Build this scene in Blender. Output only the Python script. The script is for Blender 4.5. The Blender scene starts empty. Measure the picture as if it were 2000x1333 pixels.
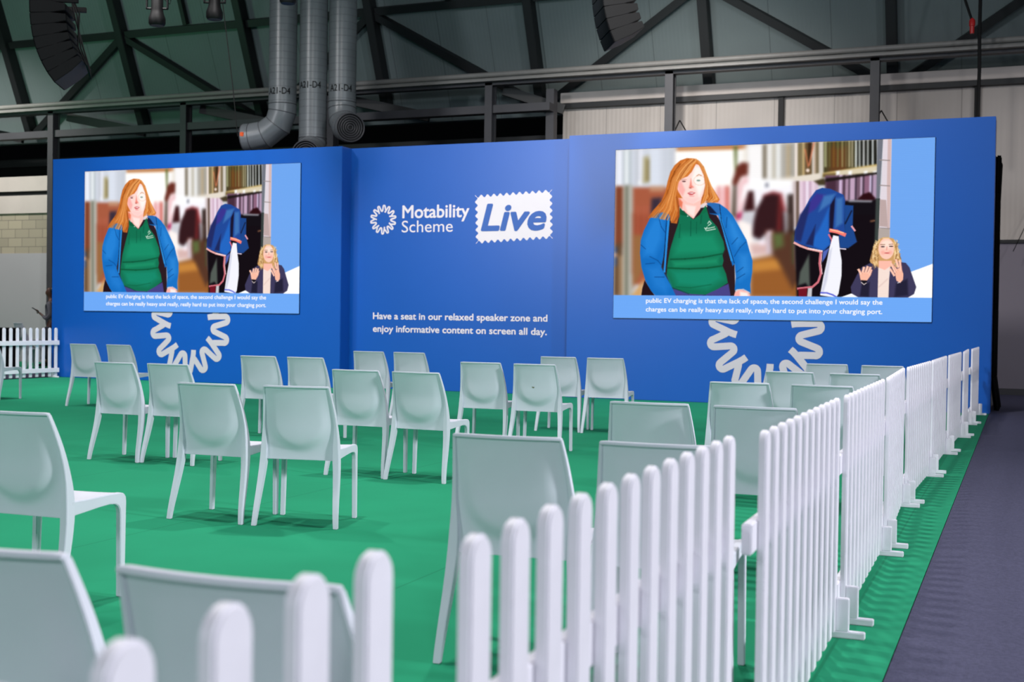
import bpy, bmesh, math, random
import numpy as np
from mathutils import Vector, Matrix
random.seed(4)
S = bpy.context.scene
COL = S.collection
R = math.radians

# ------------------------------------------------------------------ camera
YAW, PITCH, ROLL, FPX = .3915, -.0177, .0144, 2419.07
cf = Vector((-math.sin(YAW)*math.cos(PITCH), math.cos(YAW)*math.cos(PITCH), math.sin(PITCH)))
cr = Vector((math.cos(YAW), math.sin(YAW), 0)); cu = cr.cross(cf)
r2 = cr*math.cos(ROLL)+cu*math.sin(ROLL); u2 = -cr*math.sin(ROLL)+cu*math.cos(ROLL)
cam = bpy.data.cameras.new('camera'); camo = bpy.data.objects.new('camera', cam); COL.objects.link(camo)
m = Matrix.Identity(4)
for i in range(3):
    m[i][0], m[i][1], m[i][2] = r2[i], u2[i], -cf[i]
m[2][3] = 1.26
camo.matrix_world = m
cam.sensor_width = 36; cam.lens = FPX/2000*36; cam.clip_start = .05; cam.clip_end = 200
cam.dof.use_dof = True; cam.dof.focus_distance = 8.5; cam.dof.aperture_fstop = 3.8
S.camera = camo
S.view_settings.view_transform = 'Standard'; S.view_settings.look = 'None'
S.view_settings.exposure = 0; S.view_settings.gamma = 1; S.view_settings.use_curve_mapping = False

# ------------------------------------------------------------------ world and lamps
W = bpy.data.worlds.new('hall_air'); S.world = W; W.use_nodes = True
W.node_tree.nodes['Background'].inputs[0].default_value = (.62, .68, .8, 1)
W.node_tree.nodes['Background'].inputs[1].default_value = .1

def aim(o, p):
    o.rotation_euler = (Vector(p)-o.location).to_track_quat('-Z', 'Y').to_euler()
def area(loc, to, size, watts, col=(1, 1, 1), spread=120):
    l = bpy.data.lights.new('hall_or_fill_lamp', 'AREA'); l.shape = 'DISK'; l.size = size; l.energy = watts; l.color = col
    l.spread = R(spread)
    o = bpy.data.objects.new('hall_or_fill_lamp', l); COL.objects.link(o); o.location = loc; aim(o, to); return o
def spot(loc, to, watts, ang, blend, col=(1, 1, 1), rad=.15):
    l = bpy.data.lights.new('fill_spot', 'SPOT'); l.energy = watts; l.spot_size = R(ang); l.spot_blend = blend
    l.color = col; l.shadow_soft_size = rad
    o = bpy.data.objects.new('fill_spot', l); COL.objects.link(o); o.location = loc; aim(o, to); return o
# lamps in the hall roof over the seating, a little towards the stage
area((-9.5, 8.5, 9.5), (-7.5, 6.5, 0), .45, 165, (1, .97, .96), 125)
area((-2.8, 9.8, 9.5), (-2.3, 8, 0), .45, 190, (1, .97, .96), 125)
area((-4.5, 5.5, 9.5), (-3.6, 3.5, 0), .45, 180, (1, .97, .96), 125)
area((-13.5, 12.0, 9.5), (-13.5, 10.5, 0), .6, 200, (1, .97, .96), 125)
area((-11.5, 14, 8), (-17, 17.5, .3), .6, 150, (1, .97, .96), 90)  # added fill lamp, brightens the left fence and the carpet around it
# lamps over the aisle on the right and the rest of the hall behind the camera
area((10, 5, 5.2), (-1, 5.5, .5), 1.2, 880, (.93, .94, 1), 140)
area((5.5, -9, 8), (-3, 4, .5), 2.5, 420, (.88, .92, 1), 140)
area((-18.5, -16, 8.4), (-8, 14, 1.5), 4.5, 640, (.88, .92, 1), 100)
# lamps on the stage truss washing the display walls
for x, w in ((-14.3, 100), (-8.9, 110), (-3.6, 130)):
    area((x, 12.0, 8.5), (x, 18.9, 1.8), .8, w, (1, .97, .96), 80)
# added spots brightening the hall's back wall and roof, plus the green spill
spot((-6.0, 18.6, 7.2), (-6.3, 24.4, 3.9), 1000, 84, 1, (1, .94, .9), .3)
spot((3, 19.5, 6.5), (1, 24.4, 1.5), 420, 90, 1, (1, .96, .98), .3)
spot((-24, 19.5, 8), (-24.5, 24.4, 1.5), 1750, 110, 1, (1, .96, .94), .3)
spot((-21, 16, 5.2), (-21, 24, 8.5), 380, 100, 1, (.35, 1, .55), .3)
spot((-6, 15, 5.6), (-8, 24, 7.6), 330, 120, 1, (.75, .92, 1), .3)

# ------------------------------------------------------------------ materials
def lin(c):
    return tuple((v/255/12.92 if v/255 <= .04045 else ((v/255+.055)/1.055)**2.4) for v in c[:3])
MATS = {}
def mat(name, rgb, rough=.5, metal=0., vary=.0, scale=20., bump=0., bscale=60., spec=.5, trans=0., emit=0.):
    if name in MATS: return MATS[name]
    M = bpy.data.materials.new(name); M.use_nodes = True; nt = M.node_tree; b = nt.nodes['Principled BSDF']
    c = lin(rgb)
    b.inputs['Base Color'].default_value = (*c, 1); b.inputs['Roughness'].default_value = rough
    b.inputs['Metallic'].default_value = metal; b.inputs['Specular IOR Level'].default_value = spec
    tc = nt.nodes.new('ShaderNodeTexCoord')
    if vary:
        n = nt.nodes.new('ShaderNodeTexNoise'); n.inputs['Scale'].default_value = scale; n.inputs['Detail'].default_value = 4
        nt.links.new(tc.outputs['Object'], n.inputs['Vector'])
        rp = nt.nodes.new('ShaderNodeValToRGB'); rp.color_ramp.elements[0].position = .3; rp.color_ramp.elements[1].position = .7
        rp.color_ramp.elements[0].color = (*[v*(1-vary) for v in c], 1)
        rp.color_ramp.elements[1].color = (*[min(1, v*(1+vary)) for v in c], 1)
        nt.links.new(n.outputs['Fac'], rp.inputs['Fac']); nt.links.new(rp.outputs['Color'], b.inputs['Base Color'])
    if bump:
        n2 = nt.nodes.new('ShaderNodeTexNoise'); n2.inputs['Scale'].default_value = bscale; n2.inputs['Detail'].default_value = 3
        nt.links.new(tc.outputs['Object'], n2.inputs['Vector'])
        bp = nt.nodes.new('ShaderNodeBump'); bp.inputs['Strength'].default_value = bump; bp.inputs['Distance'].default_value = .01
        nt.links.new(n2.outputs['Fac'], bp.inputs['Height']); nt.links.new(bp.outputs['Normal'], b.inputs['Normal'])
    if emit:
        b.inputs['Emission Color'].default_value = (*c, 1); b.inputs['Emission Strength'].default_value = emit
    MATS[name] = M; return M
def ribbed(name, rgb, pitch, joint, depth=.25, jdark=.55, rough=.6):
    """painted metal cladding: fine vertical ribs and a dark joint every `joint` metres along X"""
    M = mat(name, rgb, rough); nt = M.node_tree; b = nt.nodes['Principled BSDF']; c = lin(rgb)
    tc = nt.nodes.new('ShaderNodeTexCoord'); sp = nt.nodes.new('ShaderNodeSeparateXYZ')
    nt.links.new(tc.outputs['Object'], sp.inputs[0])
    def mth(op, a, v):
        n = nt.nodes.new('ShaderNodeMath'); n.operation = op; nt.links.new(a, n.inputs[0])
        if v is not None: n.inputs[1].default_value = v
        return n.outputs[0]
    f = mth('FRACT', mth('DIVIDE', sp.outputs['X'], joint), None)
    j = mth('LESS_THAN', f, .018/joint)
    rib = mth('SINE', mth('MULTIPLY', sp.outputs['X'], 2*math.pi/pitch), None)
    bp = nt.nodes.new('ShaderNodeBump'); bp.inputs['Strength'].default_value = depth; bp.inputs['Distance'].default_value = .006
    nt.links.new(rib, bp.inputs['Height']); nt.links.new(bp.outputs['Normal'], b.inputs['Normal'])
    n = nt.nodes.new('ShaderNodeTexNoise'); n.inputs['Scale'].default_value = .9; n.inputs['Detail'].default_value = 5
    nt.links.new(tc.outputs['Object'], n.inputs['Vector'])
    rp = nt.nodes.new('ShaderNodeValToRGB'); rp.color_ramp.elements[0].position = .3; rp.color_ramp.elements[1].position = .7
    rp.color_ramp.elements[0].color = (*[v*.88 for v in c], 1); rp.color_ramp.elements[1].color = (*c, 1)
    nt.links.new(n.outputs['Fac'], rp.inputs['Fac'])
    mx = nt.nodes.new('ShaderNodeMix'); mx.data_type = 'RGBA'
    nt.links.new(j, mx.inputs['Factor']); nt.links.new(rp.outputs['Color'], mx.inputs['A'])
    mx.inputs['B'].default_value = (*[v*jdark for v in c], 1)
    nt.links.new(mx.outputs['Result'], b.inputs['Base Color'])
    return M
def blocks(name, c1, c2, cm):
    M = mat(name, c1, .85); nt = M.node_tree; b = nt.nodes['Principled BSDF']
    tc = nt.nodes.new('ShaderNodeTexCoord'); mp = nt.nodes.new('ShaderNodeMapping'); mp.inputs['Rotation'].default_value = (R(90), 0, 0)
    br = nt.nodes.new('ShaderNodeTexBrick'); br.inputs['Scale'].default_value = 1; br.inputs['Brick Width'].default_value = .45
    br.inputs['Row Height'].default_value = .225; br.inputs['Mortar Size'].default_value = .008
    br.inputs['Color1'].default_value = (*lin(c1), 1); br.inputs['Color2'].default_value = (*lin(c2), 1); br.inputs['Mortar'].default_value = (*lin(cm), 1)
    nt.links.new(tc.outputs['Object'], mp.inputs[0]); nt.links.new(mp.outputs[0], br.inputs[0]); nt.links.new(br.outputs[0], b.inputs['Base Color'])
    return M

M_CHAIR = mat('chair_plastic', (216, 218, 228), .55, vary=.02, scale=6, bump=.04, bscale=400)
M_FENCE = mat('fence_paint', (232, 230, 238), .45, vary=.03, scale=9, bump=.05, bscale=50)
M_GREEN = mat('green_carpet', (34, 144, 104), .95, vary=.06, scale=1.1, bump=.35, bscale=2.2, spec=.15)
def add_seams(M, axis, pitch, off, dark=.8, wid=.012):
    nt = M.node_tree; b = nt.nodes['Principled BSDF']; src = b.inputs['Base Color'].links[0].from_socket
    tc = nt.nodes.new('ShaderNodeTexCoord'); sp = nt.nodes.new('ShaderNodeSeparateXYZ'); nt.links.new(tc.outputs['Object'], sp.inputs[0])
    last = sp.outputs[axis]
    for op, v in (('ADD', off), ('DIVIDE', pitch), ('FRACT', 0), ('LESS_THAN', wid/pitch)):
        n = nt.nodes.new('ShaderNodeMath'); n.operation = op; nt.links.new(last, n.inputs[0]); n.inputs[1].default_value = v; last = n.outputs[0]
    mx = nt.nodes.new('ShaderNodeMix'); mx.data_type = 'RGBA'; mx.blend_type = 'MULTIPLY'; nt.links.new(last, mx.inputs['Factor'])
    nt.links.new(src, mx.inputs['A']); mx.inputs['B'].default_value = (dark, dark, dark, 1); nt.links.new(mx.outputs['Result'], b.inputs['Base Color'])
add_seams(M_GREEN, 'X', 2.0, 4.665+20)
M_DARK = mat('charcoal_carpet', (76, 76, 98), .95, vary=.16, scale=60, bump=.4, bscale=180, spec=.15)
M_CONC = mat('hall_floor', (70, 70, 76), .85, vary=.1, scale=3)
M_BLUE = mat('blue_print', (12, 86, 178), .31, vary=.012, scale=2, spec=.5)
M_PRINT = mat('pale_print', (232, 222, 228), .5, vary=.01, scale=4)
M_GPRINT = mat('grey_print', (200, 194, 202), .55, vary=.01, scale=4)
M_BLUEINK = mat('blue_ink', (52, 96, 176), .5, vary=.01, scale=4)
M_CREAM = mat('cream_sheet', (196, 186, 178), .55, vary=.05, scale=2)
M_WHITEW = mat('white_board_wall', (168, 166, 168), .7, vary=.03, scale=.8)
M_LILAC = mat('grey_board_wall', (128, 122, 132), .7, vary=.04, scale=.8)
M_STEEL = mat('grey_steel', (60, 60, 64), .5, vary=.08, scale=4)
M_DSTEEL = mat('dark_steel', (17, 20, 22), .55, vary=.1, scale=4)
M_RAIL = mat('pale_pipe', (128, 126, 122), .5, vary=.08, scale=5)
M_BLACK = mat('black_paint', (6, 6, 7), .55, vary=.1, scale=8, spec=.25)
M_CLOTH = mat('black_drape', (9, 9, 11), .9, vary=.15, scale=12, spec=.1)
M_VOID = mat('unlit_dark', (26, 27, 30), .8, vary=.2, scale=1.5)  # near-black colour stands in for the darkness of the unlit recess
M_DUCT = mat('duct_sheet', (96, 101, 104), .34, vary=.06, scale=5)
M_ROOF = ribbed('roof_sheet', (112, 124, 124), .08, 1.17, .12, .6, .55)
M_CLAD = ribbed('wall_cladding', (190, 182, 174), .09, 1.15, .3, .6)
M_BLOCK = blocks('stone_blocks', (172, 162, 140), (150, 142, 124), (120, 114, 102))
M_SKIN = mat('brown_skin', (88, 56, 44), .5, vary=.06, scale=30)
M_GREYJ = mat('grey_wool', (92, 92, 100), .9, vary=.12, scale=40)
M_TROUS = mat('dark_trousers', (52, 54, 66), .9, vary=.1, scale=40)
M_HAIR = mat('black_hair', (16, 13, 13), .6, vary=.2, scale=60)
M_RED = mat('red_plug', (190, 30, 30), .4, vary=.05)
M_ORANGE = mat('orange_tag', (214, 84, 30), .5, vary=.05)
M_STAIN = mat('brown_stain', (120, 122, 100), .8, vary=.1)

# ------------------------------------------------------------------ mesh helpers
class MB:
    def __init__(s): s.v = []; s.f = []
    def add(s, vs, fs):
        o = len(s.v); s.v += [tuple(x) for x in vs]; s.f += [tuple(i+o for i in f) for f in fs]; return s
    def box(s, x0, x1, y0, y1, z0, z1):
        return s.add([(x, y, z) for x in (x0, x1) for y in (y0, y1) for z in (z0, z1)],
                     [(0, 1, 3, 2), (4, 6, 7, 5), (0, 4, 5, 1), (2, 3, 7, 6), (0, 2, 6, 4), (1, 5, 7, 3)])
    def bar(s, a, b, w, h, up=(0, 0, 1)):
        a = Vector(a); b = Vector(b); d = (b-a).normalized(); up = Vector(up)
        x = d.cross(up).normalized(); y = x.cross(d).normalized()
        vs = [p+x*sx*w/2+y*sy*h/2 for p in (a, b) for sx in (-1, 1) for sy in (-1, 1)]
        return s.add(vs, [(0, 1, 3, 2), (4, 6, 7, 5), (0, 4, 5, 1), (2, 3, 7, 6), (0, 2, 6, 4), (1, 5, 7, 3)])
    def sweep(s, rings, cap=True, close=False):
        n = len(rings[0]); vs = [p for r in rings for p in r]; fs = []
        k = len(rings)
        for i in range(k if close else k-1):
            for j in range(n):
                a = i*n+j; b = i*n+(j+1) % n; c = ((i+1) % k)*n+(j+1) % n; d = ((i+1) % k)*n+j
                fs.append((a, b, c, d))
        if cap and not close: fs += [tuple(range(n-1, -1, -1)), tuple((k-1)*n+j for j in range(n))]
        return s.add(vs, fs)
    def tube(s, pts, r, n=10, cap=True, close=False):
        pts = [Vector(p) for p in pts]; rr = r if isinstance(r, (list, tuple)) else [r]*len(pts)
        rings = []; ref = None
        for i, p in enumerate(pts):
            a = pts[i-1] if (i or close) else p; b = pts[(i+1) % len(pts)] if (i < len(pts)-1 or close) else p
            d = (b-a).normalized()
            if ref is None:
                ref = Vector((0, 0, 1)) if abs(d.z) < .9 else Vector((1, 0, 0))
            x = d.cross(ref).normalized(); y = d.cross(x).normalized(); ref = -(d.cross(x).cross(d)).cross(d).normalized() if False else x.cross(d).normalized()
            rings.append([p+(x*math.cos(2*math.pi*k/n)+y*math.sin(2*math.pi*k/n))*rr[i] for k in range(n)])
        return s.sweep(rings, cap, close)
    def prism(s, poly, fn, t0, t1):
        """poly of (a, b); fn(a, b, t) -> point"""
        n = len(poly); vs = [fn(a, b, t) for t in (t0, t1) for a, b in poly]
        fs = [tuple(range(n-1, -1, -1)), tuple(range(n, 2*n))]+[(i, (i+1) % n, n+(i+1) % n, n+i) for i in range(n)]
        return s.add(vs, fs)
    def lathe(s, prof, n=24, c=(0, 0, 0)):
        rings = [[(c[0]+r*math.cos(2*math.pi*k/n), c[1]+r*math.sin(2*math.pi*k/n), c[2]+z) for k in range(n)] for r, z in prof]
        return s.sweep(rings)
    def mesh(s, name, bev=0., smooth=True, seg=2, ang=40, keep=None):
        me = bpy.data.meshes.new(name); bm = bmesh.new()
        vs = [bm.verts.new(v) for v in s.v]
        for f in s.f:
            try: bm.faces.new([vs[i] for i in f])
            except ValueError: pass
        bmesh.ops.recalc_face_normals(bm, faces=bm.faces)
        if bev:
            es = [e for e in bm.edges if len(e.link_faces) == 2 and e.calc_face_angle(0) > R(35) and not (keep and all(abs(v.co.z-keep) < .002 for v in e.verts))]
            bmesh.ops.bevel(bm, geom=es, offset=bev, segments=seg, affect='EDGES', clamp_overlap=True)
        bm.to_mesh(me); bm.free()
        if smooth:
            me.polygons.foreach_set('use_smooth', [True]*len(me.polygons)); me.set_sharp_from_angle(angle=R(ang))
        return me
def link(name, me, m=None, parent=None, loc=None, rot=None):
    o = bpy.data.objects.new(name, me); COL.objects.link(o)
    if m is not None and not me.materials: me.materials.append(m)
    if parent is not None: o.parent = parent
    if loc is not None: o.location = loc
    if rot is not None: o.rotation_euler = rot
    return o
def tag(o, label, cat=None, group=None, kind=None):
    if label: o['label'] = label
    if cat: o['category'] = cat
    if group: o['group'] = group
    if kind: o['kind'] = kind
    return o
def thing(name, label, cat, loc=(0, 0, 0), rz=0, group=None, kind=None):
    o = bpy.data.objects.new(name, None); COL.objects.link(o); o.location = loc; o.rotation_euler = (0, 0, rz)
    o.empty_display_size = .2
    return tag(o, label, cat, group, kind)
def struct(name, mb, m, label=None, parent=None, bev=0.):
    o = link(name, mb.mesh(name, bev), m, parent)
    if parent is None: o['kind'] = 'structure'
    if label: o['label'] = label
    return o
def dup(root, loc, rz, label, group):
    r = root.copy(); COL.objects.link(r); r.location = loc; r.rotation_euler = (0, 0, rz)
    r['label'] = label; r['group'] = group
    for ch in root.children:
        c = ch.copy(); COL.objects.link(c); c.parent = r
    return r
def text_mesh(name, body, m, x0, x1, z0, cap, y, bold=0., shear=0., parent=None, depth=.002, track=1.):
    """flat lettering on a wall that faces -Y: left edge x0, right edge x1, baseline z0, capital height cap"""
    cu_ = bpy.data.curves.new(name, 'FONT'); cu_.body = body; cu_.shear = shear; cu_.space_character = track
    cu_.fill_mode = 'FRONT'; cu_.resolution_u = 4
    o = bpy.data.objects.new(name, cu_); COL.objects.link(o)
    me = bpy.data.meshes.new_from_object(o.evaluated_get(bpy.context.evaluated_depsgraph_get()))
    ref = bpy.data.curves.new('h', 'FONT'); ref.body = 'H'; ro = bpy.data.objects.new('h', ref); COL.objects.link(ro)
    rm = bpy.data.meshes.new_from_object(ro.evaluated_get(bpy.context.evaluated_depsgraph_get()))
    ch = max(v.co.y for v in rm.vertices)
    for q in (o, ro): bpy.data.objects.remove(q)
    bpy.data.meshes.remove(rm); bpy.data.curves.remove(cu_); bpy.data.curves.remove(ref)
    xs = [v.co.x for v in me.vertices]; a, b = min(xs), max(xs)
    r_ = max(0., bold)*cap/.7; base = [((v.co.x-a)/(b-a)*(x1-x0-2*r_)+x0+r_, v.co.y/ch*(cap-2*r_)+z0+r_) for v in me.vertices]
    fs = [tuple(p.vertices) for p in me.polygons]; bpy.data.meshes.remove(me)
    mb = MB(); n = 10 if r_ > 0 else 0             # heavier strokes: the same letters printed again a little to each side
    for k in range(n+1):
        dx, dz = (0, 0) if k == n else (r_*math.cos(2*math.pi*k/n), r_*math.sin(2*math.pi*k/n))
        mb.add([(x+dx, y-.0002*k, z+dz) for x, z in base], fs)
    me = mb.mesh(name, smooth=False)
    return link(name, me, m, parent)

# ------------------------------------------------------------------ floor and carpets
DY = 18.9                                   # front face of the side display walls
struct('floor', MB().box(-45, 16, -8, 30, -.12, 0), M_CONC)
def carpet(name, label, pts, m, t=.006):
    mb = MB(); mb.prism(pts, lambda a, b, z: (a, b, z), 0.0005, t)
    return tag(link(name, mb.mesh(name, smooth=False), m), label, 'carpet')
carpet('green_carpet', 'bright green carpet under the rows of white chairs', [(-17.45, -4), (-.435, -4), (-.435, DY+.6), (-17.45, DY+.6)], M_GREEN)
carpet('charcoal_carpet', 'dark charcoal aisle carpet to the right of the picket fence', [(-.43, -5), (13, -5), (13, 24.3), (-.43, 24.3)], M_DARK)
carpet('aisle_carpet', 'dark aisle carpet strip just outside the left-hand picket fence', [(-20.2, 5), (-17.46, 5), (-17.46, 24.3), (-20.2, 24.3)], M_DARK)
carpet('neighbouring_carpet', 'green carpet under the stacked chairs beyond the left-hand fence', [(-34, 5), (-20.21, 5), (-20.21, 24.3), (-34, 24.3)], M_GREEN)

# ------------------------------------------------------------------ hall shell
wl = MB().box(-40, -8.99, 24.4, 24.6, 0, 2.755)
wall = struct('wall_back', wl, M_WHITEW, 'white boarded lower wall of the hall behind the stage')
o = link('block_course', MB().box(-40, -22.65, 24.42, 24.6, 2.755, 3.77).mesh('block_course'), M_BLOCK, wall); o['label'] = 'course of sandy concrete blocks'
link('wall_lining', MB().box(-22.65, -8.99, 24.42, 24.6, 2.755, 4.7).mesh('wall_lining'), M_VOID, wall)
o = link('cream_panel', MB().box(-40, -22.65, 24.36, 24.6, 3.77, 4.22).box(-40, -22.65, 24.36, 24.6, 4.33, 4.7).mesh('cream_panel'), M_CREAM, wall)
link('dark_slot', MB().box(-40, -22.65, 24.45, 24.6, 4.22, 4.33).mesh('dark_slot'), M_DSTEEL, wall)
link('corner_post', MB().box(-22.65, -22.45, 24.3, 24.6, 0, 4.6).mesh('corner_post'), M_CREAM, wall)
wr = struct('wall_right', MB().box(-8.99, 14, 24.4, 24.6, 0, 2.78), M_LILAC, 'grey boarded lower wall right of the stage')
link('cladding', MB().box(-8.99, 14, 24.4, 24.6, 2.84, 5.76).mesh('cladding'), M_CLAD, wr)['label'] = 'cream ribbed metal cladding'
link('dark_rail', MB().box(-8.99, 14, 24.36, 24.6, 2.78, 2.84).mesh('dark_rail'), M_DSTEEL, wr)
link('flashing', MB().box(-8.99, 14, 24.22, 24.62, 5.76, 5.97).mesh('flashing', .01), M_CREAM, wr)['label'] = 'folded cream flashing'
link('soffit_shade', MB().box(-8.99, 14, 24.24, 24.5, 5.66, 5.76).mesh('soffit_shade'), M_DSTEEL, wr)  # dark strip standing in for the shadow gap under the flashing
for x in (-4.45, -.87):
    link('mullion', MB().box(x-.05, x+.05, 24.3, 24.42, 2.8, 5.7).mesh('mullion'), M_BLACK, wr)
struct('baseboard_back', MB().box(-8.99, 14, 24.33, 24.4, 0, .12), M_STEEL)
# the dark opening above the left wall
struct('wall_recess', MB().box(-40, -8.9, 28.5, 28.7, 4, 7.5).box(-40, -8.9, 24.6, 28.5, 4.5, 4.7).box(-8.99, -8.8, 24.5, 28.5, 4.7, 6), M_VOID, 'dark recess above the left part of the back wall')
T67 = math.tan(R(67))
def ry(z, off=0.): return 24.6-(z-5.87)/T67-off
struct('ceiling', MB().prism([(24.6+.27/T67, 5.6), (ry(13), 13), (ry(13)+.2, 13), (24.8+.27/T67, 5.6)], lambda a, b, x: (x, a, b), -42, 16), M_ROOF, 'steep grey-green roof sheeting behind the stage')
nr = Vector((0, -math.sin(R(67)), -math.cos(R(67))))
for i, x in enumerate((-23.37, -19.83, -16.43, -13.15, -9.5, -5.89, -2.38, 1.1)):
    struct('roof_rib', MB().bar((x, ry(5.8)-.16, 5.8), (x, ry(12.5)-.16, 12.5), .19, .28, nr), M_DSTEEL, None, bev=.01)
struct('roof_purlin', MB().bar((-40, ry(7.86)-.1, 7.86), (14, ry(7.86)-.1, 7.86), .16, .17, nr), M_DSTEEL)
for x in (-21.6, -18.0, -11.3, -7.7, -4.1, -.7):
    struct('roof_rib', MB().bar((x, ry(8)-.08, 7.95), (x, ry(12.5)-.08, 12.5), .1, .12, nr), M_DSTEEL)
for a, b in ((-19.83, -23.37), (-19.83, -16.43), (-13.15, -16.43), (-13.15, -9.5), (-5.89, -9.5), (-5.89, -2.38), (1.1, -2.38)):
    struct('roof_brace', MB().bar((a, ry(7.82)-.12, 7.82), (b, ry(5.75)-.12, 5.75), .15, .17, nr), M_DSTEEL)
for i, x in enumerate((-25.5, -21.69, -17.82, -13.95, -10.22, -6.42, -2.585, 1.25)):
    c = struct('steel_column', MB().box(x-.08, x+.08, 23.3, 23.34, 0, 6.12).box(x-.08, x+.08, 23.5, 23.54, 0, 6.12).box(x-.02, x+.02, 23.33, 23.51, 0, 6.12), M_STEEL, 'grey steel column of the back wall frame')
struct('steel_column', MB().box(-9.07, -8.9, 23.6, 23.8, 0, 5.95), M_STEEL, 'shorter grey steel column where the cream cladding starts')
struct('eaves_pipe', MB().tube([(-40, 23.25, 6.24), (10, 23.25, 6.24)], .055, 12), M_RAIL, 'pale pipe running along the eaves')
struct('eaves_beam', MB().box(-40, 10, 23.3, 23.5, 6.04, 6.17), M_STEEL)
struct('eaves_tray', MB().box(-40, 10, 23.12, 23.28, 6.09, 6.13).tube([(-40, 23.2, 6.15), (10, 23.2, 6.15)], .02, 8), M_RAIL, 'pale cable tray along the eaves')
struct('lower_beam', MB().box(-40, -8.9, 23.35, 23.6, 5.48, 5.64), M_STEEL, 'grey steel beam under the eaves')
struct('lower_beam', MB().box(-40, -8.9, 25.4, 25.6, 5.1, 5.3), M_DSTEEL)
struct('lower_beam', MB().box(-40, -8.9, 26.6, 26.8, 4.75, 4.95), M_STEEL)
for a, b in ((-21.6, -19.6), (-17.7, -15.8), (-13.8, -12), (-10.1, -8.9), (-25.4, -23.4)):
    struct('eaves_bracket', MB().bar((a, 23.8, 6.02), (b, 24.2, 5.62), .12, .2), M_DSTEEL)
for x in (-6.3, -2.5):
    for s_ in (-1, 1):
        struct('tie_rod', MB().tube([(x, 23.7, 5.2), (x+s_*.5, 23.9, 4.3)], .012, 6), M_BLACK)

# ------------------------------------------------------------------ display walls with their print
Xl0, Xl1, Xr0, Xr1, ZT = -17.52, -11.06, -6.85, -.42, 4.24
def stroke(mb, pts, w, y):
    n = 14
    for a, b in zip(pts, pts[1:]):
        y -= .00004
        d = Vector((b[0]-a[0], b[1]-a[1])).normalized(); q = Vector((-d.y, d.x))*w/2
        mb.add([(a[0]+q.x, y, a[1]+q.y), (a[0]-q.x, y, a[1]-q.y), (b[0]-q.x, y, b[1]-q.y), (b[0]+q.x, y, b[1]+q.y)], [(0, 1, 2, 3)])
    for p in pts[1:]:
        y -= .00004
        mb.add([(p[0]+w/2*math.cos(2*math.pi*k/n), y, p[1]+w/2*math.sin(2*math.pi*k/n)) for k in range(n)], [tuple(range(n))])
def sunburst(parent, cx, cz, Ro, y, w=.118, m=None):
    mb = MB()
    for k in range(7):
        ph = -54.5+k*360/7
        pol = [(ph+27.5, .48), (ph+26, .54), (ph+23.5, .62)]
        for c_, r0, q, up in ((13.5, .875, .066, 1), (0, .628, .062, -1), (-13.5, .875, .066, 1)):     # rounded turns of the ribbon
            for j in range(7):
                t = math.pi*j/6; pol.append((ph+c_+math.degrees(q*math.cos(t)/r0), r0+up*q*math.sin(t)))
        pol.append((ph-25, .665))
        stroke(mb, [(cx+Ro*r*math.cos(R(a)), cz+Ro*r*math.sin(R(a))) for a, r in pol], Ro*w, y)
    me = mb.mesh('sunburst_logo', smooth=False)
    o = link('sunburst_logo', me, m or M_PRINT, parent); o['label'] = 'white zigzag sunburst logo'; return o
def flat(name, label, x0, x1, y0, y1):
    t = thing(name, label, 'display wall', ((x0+x1)/2, y0, 0), group=None)
    o = link('printed_face', MB().box(x0-(x0+x1)/2, x1-(x0+x1)/2, 0, y1-y0, .007, ZT).mesh('printed_face', .006), M_BLUE, t)
    return t, -(x0+x1)/2, -y0
tl, ox, oy = flat('display_wall', 'blue display wall on the left, with a screen above a white sunburst', Xl0, Xl1, DY, DY+.48)
sunburst(tl, -14.249+ox, 1.03, .905, -.003, m=M_GPRINT)
tr, ox, oy = flat('display_wall', 'blue display wall on the right, with a screen above a white sunburst', Xr0, Xr1, DY, DY+.48)
sunburst(tr, -3.637+ox, 1.06, .905, -.003, m=M_GPRINT)
CY = 19.22; KC = CY/19.37
tc_, ox, oy = flat('display_wall', 'recessed blue centre display wall with event lettering and a stamp logo', Xl1-.2, Xr0+.2, CY, CY+.11)
def cx_(x): return x*KC+ox
def cz_(z): return 1.26+(z-1.26)*KC
sunburst(tc_, cx_(-10.487), cz_(2.984), .265, -.003, .105)
text_mesh('lettering', 'Motability', M_PRINT, cx_(-10.11), cx_(-8.82), cz_(2.999), .226, -.003, .018, 0, tc_)['label'] = 'white bold word Motability'
text_mesh('lettering', 'Scheme', M_PRINT, cx_(-10.118), cx_(-9.13), cz_(2.754), .2, -.003, -.006, 0, tc_)['label'] = 'white thin word Scheme'
def stampshape():
    TL, TR, BR, BL = (-8.72, 3.372), (-7.31, 3.433), (-7.285, 2.613), (-8.69, 2.54)
    pts = []
    for (a, b, n) in ((TL, TR, 12), (TR, BR, 7), (BR, BL, 12), (BL, TL, 7)):
        a = Vector(a); b = Vector(b); d = b-a; q = Vector((d.y, -d.x)).normalized()
        N = n*8
        for i in range(N):
            t = i/N; pts.append(a+d*t+q*(.024*(1-math.cos(2*math.pi*t*n))))
    return [(cx_(p.x), -.003, cz_(p.y)) for p in pts]
sp_ = stampshape()
o = link('stamp', MB().add(sp_, [tuple(range(len(sp_)))]).mesh('stamp', smooth=False), M_PRINT, tc_); o['label'] = 'white perforated stamp shape'
text_mesh('lettering', 'Live', M_BLUEINK, cx_(-8.6), cx_(-7.40), cz_(2.752), .466, -.006, .03, .22, tc_)['label'] = 'blue slanted word Live'
text_mesh('lettering', 'Have a seat in our relaxed speaker zone and', M_PRINT, cx_(-10.669), cx_(-7.36), cz_(1.224), .118, -.003, .022, 0, tc_)
text_mesh('lettering', 'enjoy informative content on screen all day.', M_PRINT, cx_(-10.668), cx_(-7.366), cz_(.998), .118, -.003, .022, 0, tc_)

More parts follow.
